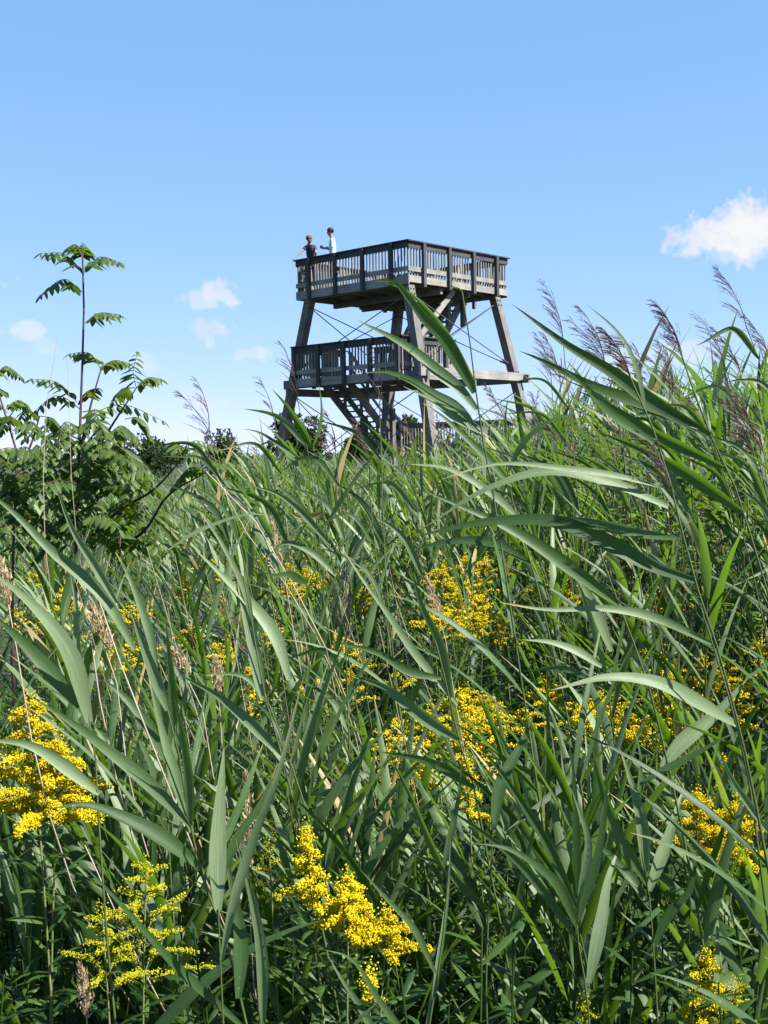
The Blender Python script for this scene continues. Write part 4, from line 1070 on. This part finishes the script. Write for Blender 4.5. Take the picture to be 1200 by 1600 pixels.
hero_reed('reed at lower right whose pale blade arches left over the sunny goldenrods',
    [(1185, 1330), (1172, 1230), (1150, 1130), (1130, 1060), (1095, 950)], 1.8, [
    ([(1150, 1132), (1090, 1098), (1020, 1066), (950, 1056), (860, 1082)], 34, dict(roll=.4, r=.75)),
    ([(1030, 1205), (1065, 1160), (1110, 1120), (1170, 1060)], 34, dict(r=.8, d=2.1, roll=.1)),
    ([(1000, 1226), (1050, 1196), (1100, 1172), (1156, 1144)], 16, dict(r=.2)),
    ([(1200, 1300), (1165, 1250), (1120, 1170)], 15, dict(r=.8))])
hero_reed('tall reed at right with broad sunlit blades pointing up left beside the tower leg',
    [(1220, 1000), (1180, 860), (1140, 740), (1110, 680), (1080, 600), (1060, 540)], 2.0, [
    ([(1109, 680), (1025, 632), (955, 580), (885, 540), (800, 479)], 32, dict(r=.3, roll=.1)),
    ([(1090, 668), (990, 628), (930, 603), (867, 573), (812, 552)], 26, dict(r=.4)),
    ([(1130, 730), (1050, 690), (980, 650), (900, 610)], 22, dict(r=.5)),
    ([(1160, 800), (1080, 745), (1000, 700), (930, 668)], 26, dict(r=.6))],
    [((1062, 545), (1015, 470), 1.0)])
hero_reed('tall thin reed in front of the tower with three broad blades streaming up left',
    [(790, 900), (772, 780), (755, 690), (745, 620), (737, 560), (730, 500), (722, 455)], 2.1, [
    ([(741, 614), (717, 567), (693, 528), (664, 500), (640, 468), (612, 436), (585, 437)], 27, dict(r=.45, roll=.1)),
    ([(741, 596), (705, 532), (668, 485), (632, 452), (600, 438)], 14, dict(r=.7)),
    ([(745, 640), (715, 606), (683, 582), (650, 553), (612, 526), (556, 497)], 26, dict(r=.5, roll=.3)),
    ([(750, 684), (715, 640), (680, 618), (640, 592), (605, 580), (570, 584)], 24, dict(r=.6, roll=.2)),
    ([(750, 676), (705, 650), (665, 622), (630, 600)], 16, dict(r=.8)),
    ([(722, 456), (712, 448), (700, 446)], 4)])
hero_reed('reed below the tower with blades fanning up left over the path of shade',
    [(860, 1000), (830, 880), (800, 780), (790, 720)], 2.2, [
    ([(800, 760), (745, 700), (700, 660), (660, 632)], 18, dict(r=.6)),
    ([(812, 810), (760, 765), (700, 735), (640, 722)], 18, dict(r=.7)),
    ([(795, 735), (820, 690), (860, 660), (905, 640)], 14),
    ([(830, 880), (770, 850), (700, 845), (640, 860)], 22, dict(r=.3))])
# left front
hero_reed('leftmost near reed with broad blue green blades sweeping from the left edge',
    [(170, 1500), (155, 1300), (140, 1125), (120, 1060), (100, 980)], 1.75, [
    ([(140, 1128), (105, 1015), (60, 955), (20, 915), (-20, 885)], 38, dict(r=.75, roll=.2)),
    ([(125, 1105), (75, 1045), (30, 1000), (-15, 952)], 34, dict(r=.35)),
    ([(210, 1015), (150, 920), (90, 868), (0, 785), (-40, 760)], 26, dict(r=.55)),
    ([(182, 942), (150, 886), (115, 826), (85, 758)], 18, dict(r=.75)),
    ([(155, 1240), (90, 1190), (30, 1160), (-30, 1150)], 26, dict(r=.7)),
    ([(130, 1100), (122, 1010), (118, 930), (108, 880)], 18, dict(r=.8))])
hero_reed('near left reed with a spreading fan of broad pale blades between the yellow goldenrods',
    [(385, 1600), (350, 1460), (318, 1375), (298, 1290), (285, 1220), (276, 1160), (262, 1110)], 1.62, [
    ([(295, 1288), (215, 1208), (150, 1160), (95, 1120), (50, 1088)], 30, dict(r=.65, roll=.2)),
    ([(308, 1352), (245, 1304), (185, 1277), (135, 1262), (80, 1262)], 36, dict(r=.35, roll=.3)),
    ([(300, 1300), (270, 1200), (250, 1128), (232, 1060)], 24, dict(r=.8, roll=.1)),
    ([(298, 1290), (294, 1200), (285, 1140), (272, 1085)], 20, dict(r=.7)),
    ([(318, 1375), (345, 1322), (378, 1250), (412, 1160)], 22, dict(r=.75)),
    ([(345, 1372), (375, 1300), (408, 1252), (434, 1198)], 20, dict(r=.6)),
    ([(262, 1110), (240, 1050), (222, 1005), (205, 955)], 24, dict(r=.8))])
hero_reed('near reed with one wide vertical blade catching the sun, lower left of centre',
    [(350, 1620), (345, 1520), (341, 1420)], 1.6, [
    ([(341, 1422), (340, 1330), (344, 1250), (350, 1162)], 38, dict(r=.85, roll=.05, twist=.1)),
    ([(346, 1500), (362, 1420), (398, 1300), (430, 1220), (475, 1060)], 20, dict(r=.8, roll=.1)),
    ([(372, 1560), (376, 1470), (362, 1380), (350, 1330)], 32, dict(r=.2, roll=.2))])
hero_reed('near reed with long narrow blades rising from the bottom edge left of centre',
    [(415, 1640), (411, 1590), (409, 1560)], 1.65, [
    ([(411, 1600), (407, 1478), (390, 1390), (368, 1305)], 24, dict(r=.7, roll=.1)),
    ([(385, 1610), (285, 1518), (200, 1425), (122, 1348)], 18, dict(r=.25, roll=.1)),
    ([(600, 1640), (560, 1570), (510, 1490)], 16, dict(r=.3))])
hero_reed('reed at centre left with long pale blades crossing up left',
    [(470, 1300), (440, 1180), (412, 1080), (395, 980), (380, 900)], 1.95, [
    ([(452, 1062), (430, 996), (390, 942), (345, 896), (305, 862)], 30, dict(r=.8, roll=.1)),
    ([(410, 1092), (396, 1010), (381, 950), (371, 908)], 26, dict(r=.85, roll=0.)),
    ([(440, 1180), (380, 1120), (330, 1080), (280, 1050)], 22, dict(r=.6)),
    ([(265, 858), (320, 824), (378, 807), (425, 806)], 9, dict(r=.7, d=2.3)),
    ([(480, 912), (450, 898), (412, 898)], 16, dict(r=.2, d=2.4)),
    ([(395, 985), (385, 930), (352, 860), (310, 800)], 14, dict(r=.5))])
hero_reed('reed at left centre with stiff blades standing nearly upright',
    [(270, 1420), (262, 1280), (258, 1150), (245, 1040)], 2.0, [
    ([(258, 1150), (250, 1080), (236, 1040), (212, 985)], 26, dict(r=.8)),
    ([(260, 1190), (222, 1120), (190, 1085), (150, 1060)], 24, dict(r=.5)),
    ([(262, 1240), (275, 1150), (290, 1080), (292, 1010)], 18, dict(r=.8)),
    ([(245, 1040), (228, 970), (200, 900), (180, 860)], 18, dict(r=.6))])
hero_reed('reed in the middle whose long blade slants down to the sunny centre goldenrods',
    [(760, 1330), (735, 1210), (715, 1150), (700, 1080), (680, 1000)], 2.05, [
    ([(718, 1156), (650, 1112), (600, 1075), (545, 1050)], 26, dict(r=.7)),
    ([(715, 1100), (650, 1022), (600, 950), (560, 898), (535, 860)], 17, dict(r=.8, roll=.1)),
    ([(705, 1090), (690, 1010), (660, 950), (640, 880)], 20, dict(r=.6)),
    ([(690, 1060), (640, 1050), (590, 1020), (530, 1000)], 18, dict(r=.4)),
    ([(740, 1230), (690, 1200), (640, 1180), (590, 1175)], 20, dict(r=.5))])
hero_reed('reed at lower right centre with dark green blades fanning from one low stem',
    [(925, 1660), (915, 1540), (903, 1470), (900, 1430)], 1.75, [
    ([(900, 1436), (900, 1300), (895, 1200), (887, 1148)], 18, dict(r=.15, roll=.1)),
    ([(900, 1418), (845, 1300), (795, 1225), (745, 1166)], 20, dict(r=.3)),
    ([(905, 1400), (918, 1310), (905, 1270), (893, 1232)], 17, dict(r=.9)),
    ([(920, 1536), (940, 1432), (952, 1362), (968, 1318)], 30, dict(r=.85, roll=.05)),
    ([(905, 1472), (825, 1362), (752, 1300), (694, 1254)], 20, dict(r=.4)),
    ([(903, 1450), (860, 1370), (800, 1330), (740, 1322)], 22, dict(r=.3)),
    ([(902, 1440), (935, 1330), (945, 1270), (950, 1210)], 20, dict(r=.3))])
hero_reed('reed at lower right with tall pale striped blades standing upright',
    [(1030, 1640), (1022, 1500), (1014, 1400), (1008, 1360)], 1.85, [
    ([(1010, 1362), (1000, 1275), (984, 1215), (968, 1172)], 26, dict(r=.85, roll=.05)),
    ([(1014, 1392), (1036, 1330), (1055, 1276), (1068, 1234)], 26, dict(r=.85, roll=.05)),
    ([(1010, 1380), (965, 1300), (940, 1230), (925, 1170)], 24, dict(r=.6)),
    ([(1016, 1420), (975, 1360), (945, 1330), (905, 1310)], 22, dict(r=.4)),
    ([(1020, 1480), (1048, 1420), (1075, 1390), (1090, 1330)], 22, dict(r=.3)),
    ([(1012, 1370), (995, 1260), (1000, 1190), (990, 1130)], 16, dict(r=.6))])
hero_reed('reed with a single bright backlit blade standing up below the centre goldenrods',
    [(760, 1500), (766, 1380), (770, 1296)], 1.9, [
    ([(770, 1296), (782, 1226), (812, 1166), (836, 1108)], 26, dict(r=.6, roll=.2)),
    ([(700, 1372), (665, 1300), (640, 1240), (604, 1168)], 15, dict(r=.7)),
    ([(762, 1420), (720, 1380), (690, 1350), (640, 1330)], 20, dict(r=.5)),
    ([(690, 1370), (710, 1280), (720, 1220), (722, 1180)], 14, dict(r=.8))])
hero_reed('thin reed leaning in the bottom centre with one long narrow blade',
    [(665, 1640), (690, 1480), (702, 1350)], 1.7, [
    ([(665, 1620), (690, 1475), (700, 1400), (704, 1310)], 13, dict(r=.8)),
    ([(680, 1520), (640, 1440), (600, 1400), (560, 1360)], 14, dict(r=.4)),
    ([(660, 1660), (590, 1560), (545, 1500), (505, 1485)], 16, dict(r=.3))])
hero_reed('reed at upper left of centre with blades crossing in front of the left tower leg',
    [(500, 900), (485, 800), (470, 720), (462, 680)], 3.3, [
    ([(490, 705), (470, 665), (450, 635), (425, 610)], 16, dict(r=.4)),
    ([(480, 750), (440, 700), (420, 690), (395, 700)], 10, dict(r=.6)),
    ([(488, 700), (500, 670), (503, 640), (498, 600)], 8, dict(r=.8)),
    ([(470, 720), (430, 690), (415, 680), (380, 672)], 9, dict(r=.4))])
hero_reed('slim reed at centre with one broad pale blade held level',
    [(540, 1000), (520, 880), (505, 800), (495, 740)], 2.8, [
    ([(505, 800), (490, 806), (470, 806), (450, 800)], 12, dict(r=1., roll=.1)),
    ([(515, 850), (470, 800), (430, 770), (390, 755)], 14, dict(r=.6)),
    ([(510, 820), (540, 770), (560, 740), (590, 700)], 10, dict(r=.7)),
    ([(525, 900), (480, 860), (450, 850), (410, 880)], 16, dict(r=.5))])

# plumed reeds against the sky: (stem px bottom..top), plume base/tip
sky_plumes = [
    ([(1240, 800), (1205, 640), (1185, 560), (1167, 512)], (1167, 514), (1112, 418), 3.2, 'highest purple reed plume, at the right edge against the sky'),
    ([(1150, 800), (1110, 680), (1070, 570)], (1068, 565), (1022, 476), 3.2, 'purple reed plume bending left, third from the right edge against the sky'),
    ([(1200, 790), (1160, 650), (1135, 580)], (1135, 580), (1080, 490), 3.4, 'loose purple reed plume just left of the highest one'),
    ([(905, 800), (890, 640), (880, 535)], (880, 535), (843, 440), 3.6, 'thin upright plume nearest the right tower leg, tallest of that group'),
    ([(1000, 800), (975, 660), (952, 578)], (952, 578), (882, 500), 3.0, 'bushy dark plume hooked over to the left, right of the tower'),
    ([(985, 800), (965, 650), (945, 565)], (945, 565), (898, 478), 3.3, 'feathery plume directly behind the hooked one'),
    ([(1060, 800), (1052, 700), (1045, 632)], (1045, 632), (1024, 530), 4.0, 'narrow straight plume right of the tower'),
    ([(1075, 800), (1060, 690), (1050, 620)], (1050, 620), (1036, 540), 4.0, 'narrow straight plume right beside another, slightly shorter'),
    ([(880, 800), (868, 680), (862, 605)], (862, 605), (833, 520), 4.2, 'small faded plume low beside the right tower leg'),
    ([(895, 800), (885, 690), (876, 612)], (876, 612), (843, 518), 4.0, 'small dark plume low beside the right tower leg'),
    ([(1260, 760), (1225, 640), (1203, 565)], (1203, 565), (1160, 495), 3.0, 'plume at the very right edge below the highest one'),
    ([(1220, 850), (1190, 740), (1178, 680)], (1178, 680), (1118, 590), 3.2, 'broad purple plume in front of the broad-leaved bush at right'),
    ([(1100, 850), (1075, 740), (1060, 670)], (1060, 670), (1046, 585), 4.2, 'thin brown plume in the middle of the right hand group'),
    ([(500, 850), (480, 700), (465, 625)], (465, 628), (432, 532), 3.5, 'thin brown plume crossing the left end of the lower tower deck'),
    ([(360, 850), (340, 740), (326, 668)], (327, 672), (303, 592), 3.2, 'upright brown plume left of the tower over the dark evergreen'),
    ([(375, 850), (352, 760), (335, 690)], (337, 700), (272, 612), 3.2, 'loose brown plume spreading left over the dark evergreen'),
    ([(600, 850), (596, 720), (593, 630)], (593, 632), (582, 548), 3.0, 'brown plume in front of the lower tower deck'),
    ([(600, 950), (585, 850), (577, 762)], (577, 765), (552, 655), 2.6, 'dense brown plume in front of the foot of the tower stairs'),
    ([(540, 850), (530, 760), (524, 705)], (524, 708), (504, 640), 3.4, 'slim brown plume left of the tower stairs'),
    ([(450, 850), (440, 740), (428, 650)], (428, 655), (398, 588), 3.4, 'sparse brown plume left of the left tower leg'),
    ([(545, 1150), (542, 1060), (540, 1000)], (540, 1003), (535, 880), 2.3, 'dark plume hanging among the blades at the centre'),
    ([(450, 1180), (420, 1100), (398, 1040)], (398, 1045), (345, 940), 2.1, 'dark plume leaning left among blades at centre left'),
    ([(660, 900), (652, 800), (648, 745)], (648, 745), (630, 655), 3.6, 'brown plume in front of the near tower leg'),
    ([(960, 830), (958, 770), (957, 720)], (957, 740), (955, 610), 4.0, 'dark upright plume low in the right hand reeds'),
    ([(850, 850), (842, 760), (838, 700)], (838, 702), (828, 612), 4.2, 'brown plume in front of the right tower leg'),
]
for st, pb, pt, d, lab in sky_plumes:
    hero_reed(lab, st, d, [([st[-2], (st[-2][0]-40, st[-2][1]-45), (st[-2][0]-100, st[-2][1]-50+U(-25, 35))], U(7, 13)), ([st[0], (st[0][0]-30, st[0][1]-60), (st[0][0]-90+U(-20, 20), st[0][1]-95)], U(10, 16))],
              [(pb, pt, 1.0 if pb[0] > 800 else .45)], r0=.0034, stem_r=.7)

# pale dry seed heads
def dry_head(label, b, t_, d, foot):
    A_ = at(*b, d); B_ = at(*t_, d); Fp = at(*foot, d); off = np.array([Fp[0]+.25, Fp[1]+.9, 0])
    e = empty('dry_grass_stalk', off, 0, label, 'dry stalk', 'pale dry stalks')
    gs, gp = G(), G(); C = spline([off, Fp, A_, B_], 14); tube(gs, C, np.linspace(.0026, .001, 14), 5, .6)
    n = 260; u = rng.uniform(0, 1, n)[:, None]; P = A_*(1-u)+B_*u; wd_ = .008*np.sin(np.pi*np.clip(u*.9+.08, 0, 1))
    P = P+rng.normal(size=(n, 3))*wd_*.7; T = unit(B_-A_)
    V = []; Tt = []
    for k in range(n):
        q = unit(T+rng.normal(size=3)*.35); s_ = unit(np.cross(q, rng.normal(size=3)))*.0016; i = len(V); V += [P[k]-s_, P[k]+s_, P[k]+q*.013]; Tt.append((i, i+1, i+2))
    gp.add(V, None, Tt, None, np.repeat(rng.uniform(0, 1, n), 3))
    for g_ in (gs, gp): g_.v = [v-off for v in g_.v]
    gs.obj('stem', M_DRYST, e); gp.obj('seed_head', M_DRY, e, False)
dry_head('pale tan seed head at the left edge above the broad blades', (14, 945), (0, 875), 1.9, (48, 1150))
dry_head('pale tan seed head beside white dry stalks at left', (172, 1015), (142, 948), 2.0, (190, 1150))
dry_head('pale tan seed head left of centre between blades', (297, 1052), (270, 1015), 2.3, (330, 1200))
dry_head('pale thin seed head in front of the left of centre goldenrods', (440, 880), (424, 812), 3.0, (470, 1050))
dry_head('pale seed head above the sunny centre goldenrods', (688, 965), (668, 905), 2.6, (712, 1100))
dry_head('straw coloured seed head beside the wide vertical blade', (390, 1360), (384, 1210), 2.0, (392, 1480))
dry_head('straw coloured seed head at the bottom left under the budding goldenrod', (136, 1590), (126, 1510), 1.75, (140, 1640))
dry_head('pale seed head in a gap left of the centre goldenrods', (342, 1080), (338, 1030), 2.4, (348, 1200))
def dry_stalk(label, pts, d, r=.0022):
    P = [at(x, y, d) for x, y in pts]; off = np.array([P[0][0], P[0][1], 0]); P = [np.array([P[0][0]+.25, P[0][1]+.9, 0])]+P
    g = G(); tube(g, spline(P, 14)-off, np.linspace(r, r*.5, 14), 5, .6); o = g.obj('dry_stalk', M_DRYST); o.location = tuple(off)
    tag(o, label, 'dry stalk', 'pale dry stalks')
dry_stalk('white dry stalk slanting up left through the left blades', [(205, 1080), (178, 1010), (145, 910)], 1.95, .0028)
dry_stalk('shorter white dry stalk left of the slanting one', [(155, 1090), (145, 1030), (138, 970)], 2.0, .0026)
dry_stalk('long pale dry stalk slanting over the far meadow right of the sapling', [(450, 900), (395, 810), (322, 737)], 2.6, .0026)
dry_stalk('second pale dry stalk crossing beside the long one over the far meadow', [(430, 890), (370, 810), (338, 745)], 2.8, .0022)
dry_stalk('thin dark bare stalk rising left of the tall sapling', [(68, 800), (72, 640), (90, 527)], 3.0, .0018)
dry_stalk('thin bare stalk close to the tall sapling stem', [(112, 760), (108, 640), (105, 530)], 3.1, .0015)
dry_stalk('pale bent stalk across the budding goldenrod', [(165, 1390), (148, 1350), (130, 1315)], 1.9, .002)

# thin dead stalks standing among the blades left of centre
for k in range(26):
    px = U(90, 620); py = U(800, 1010); d = U(2.2, 4.0); P = at(px, py, d); A_ = np.array([P[0]+U(.1, .35), P[1]+U(.1, .5), 0.])
    g = G(); C = spline([A_, (A_+P)/2+np.array([U(-.05, .05), U(-.05, .05), .03]), P], 10); tube(g, C-A_, np.linspace(.0018, .0009, 10), 4, U(0, 1))
    o = g.obj('dead_stalk', M_DRYST); o.location = tuple(A_); tag(o, 'thin pale dead stalk leaning among the reed blades left of centre', 'dead stalk', 'thin dead stalks left of centre')
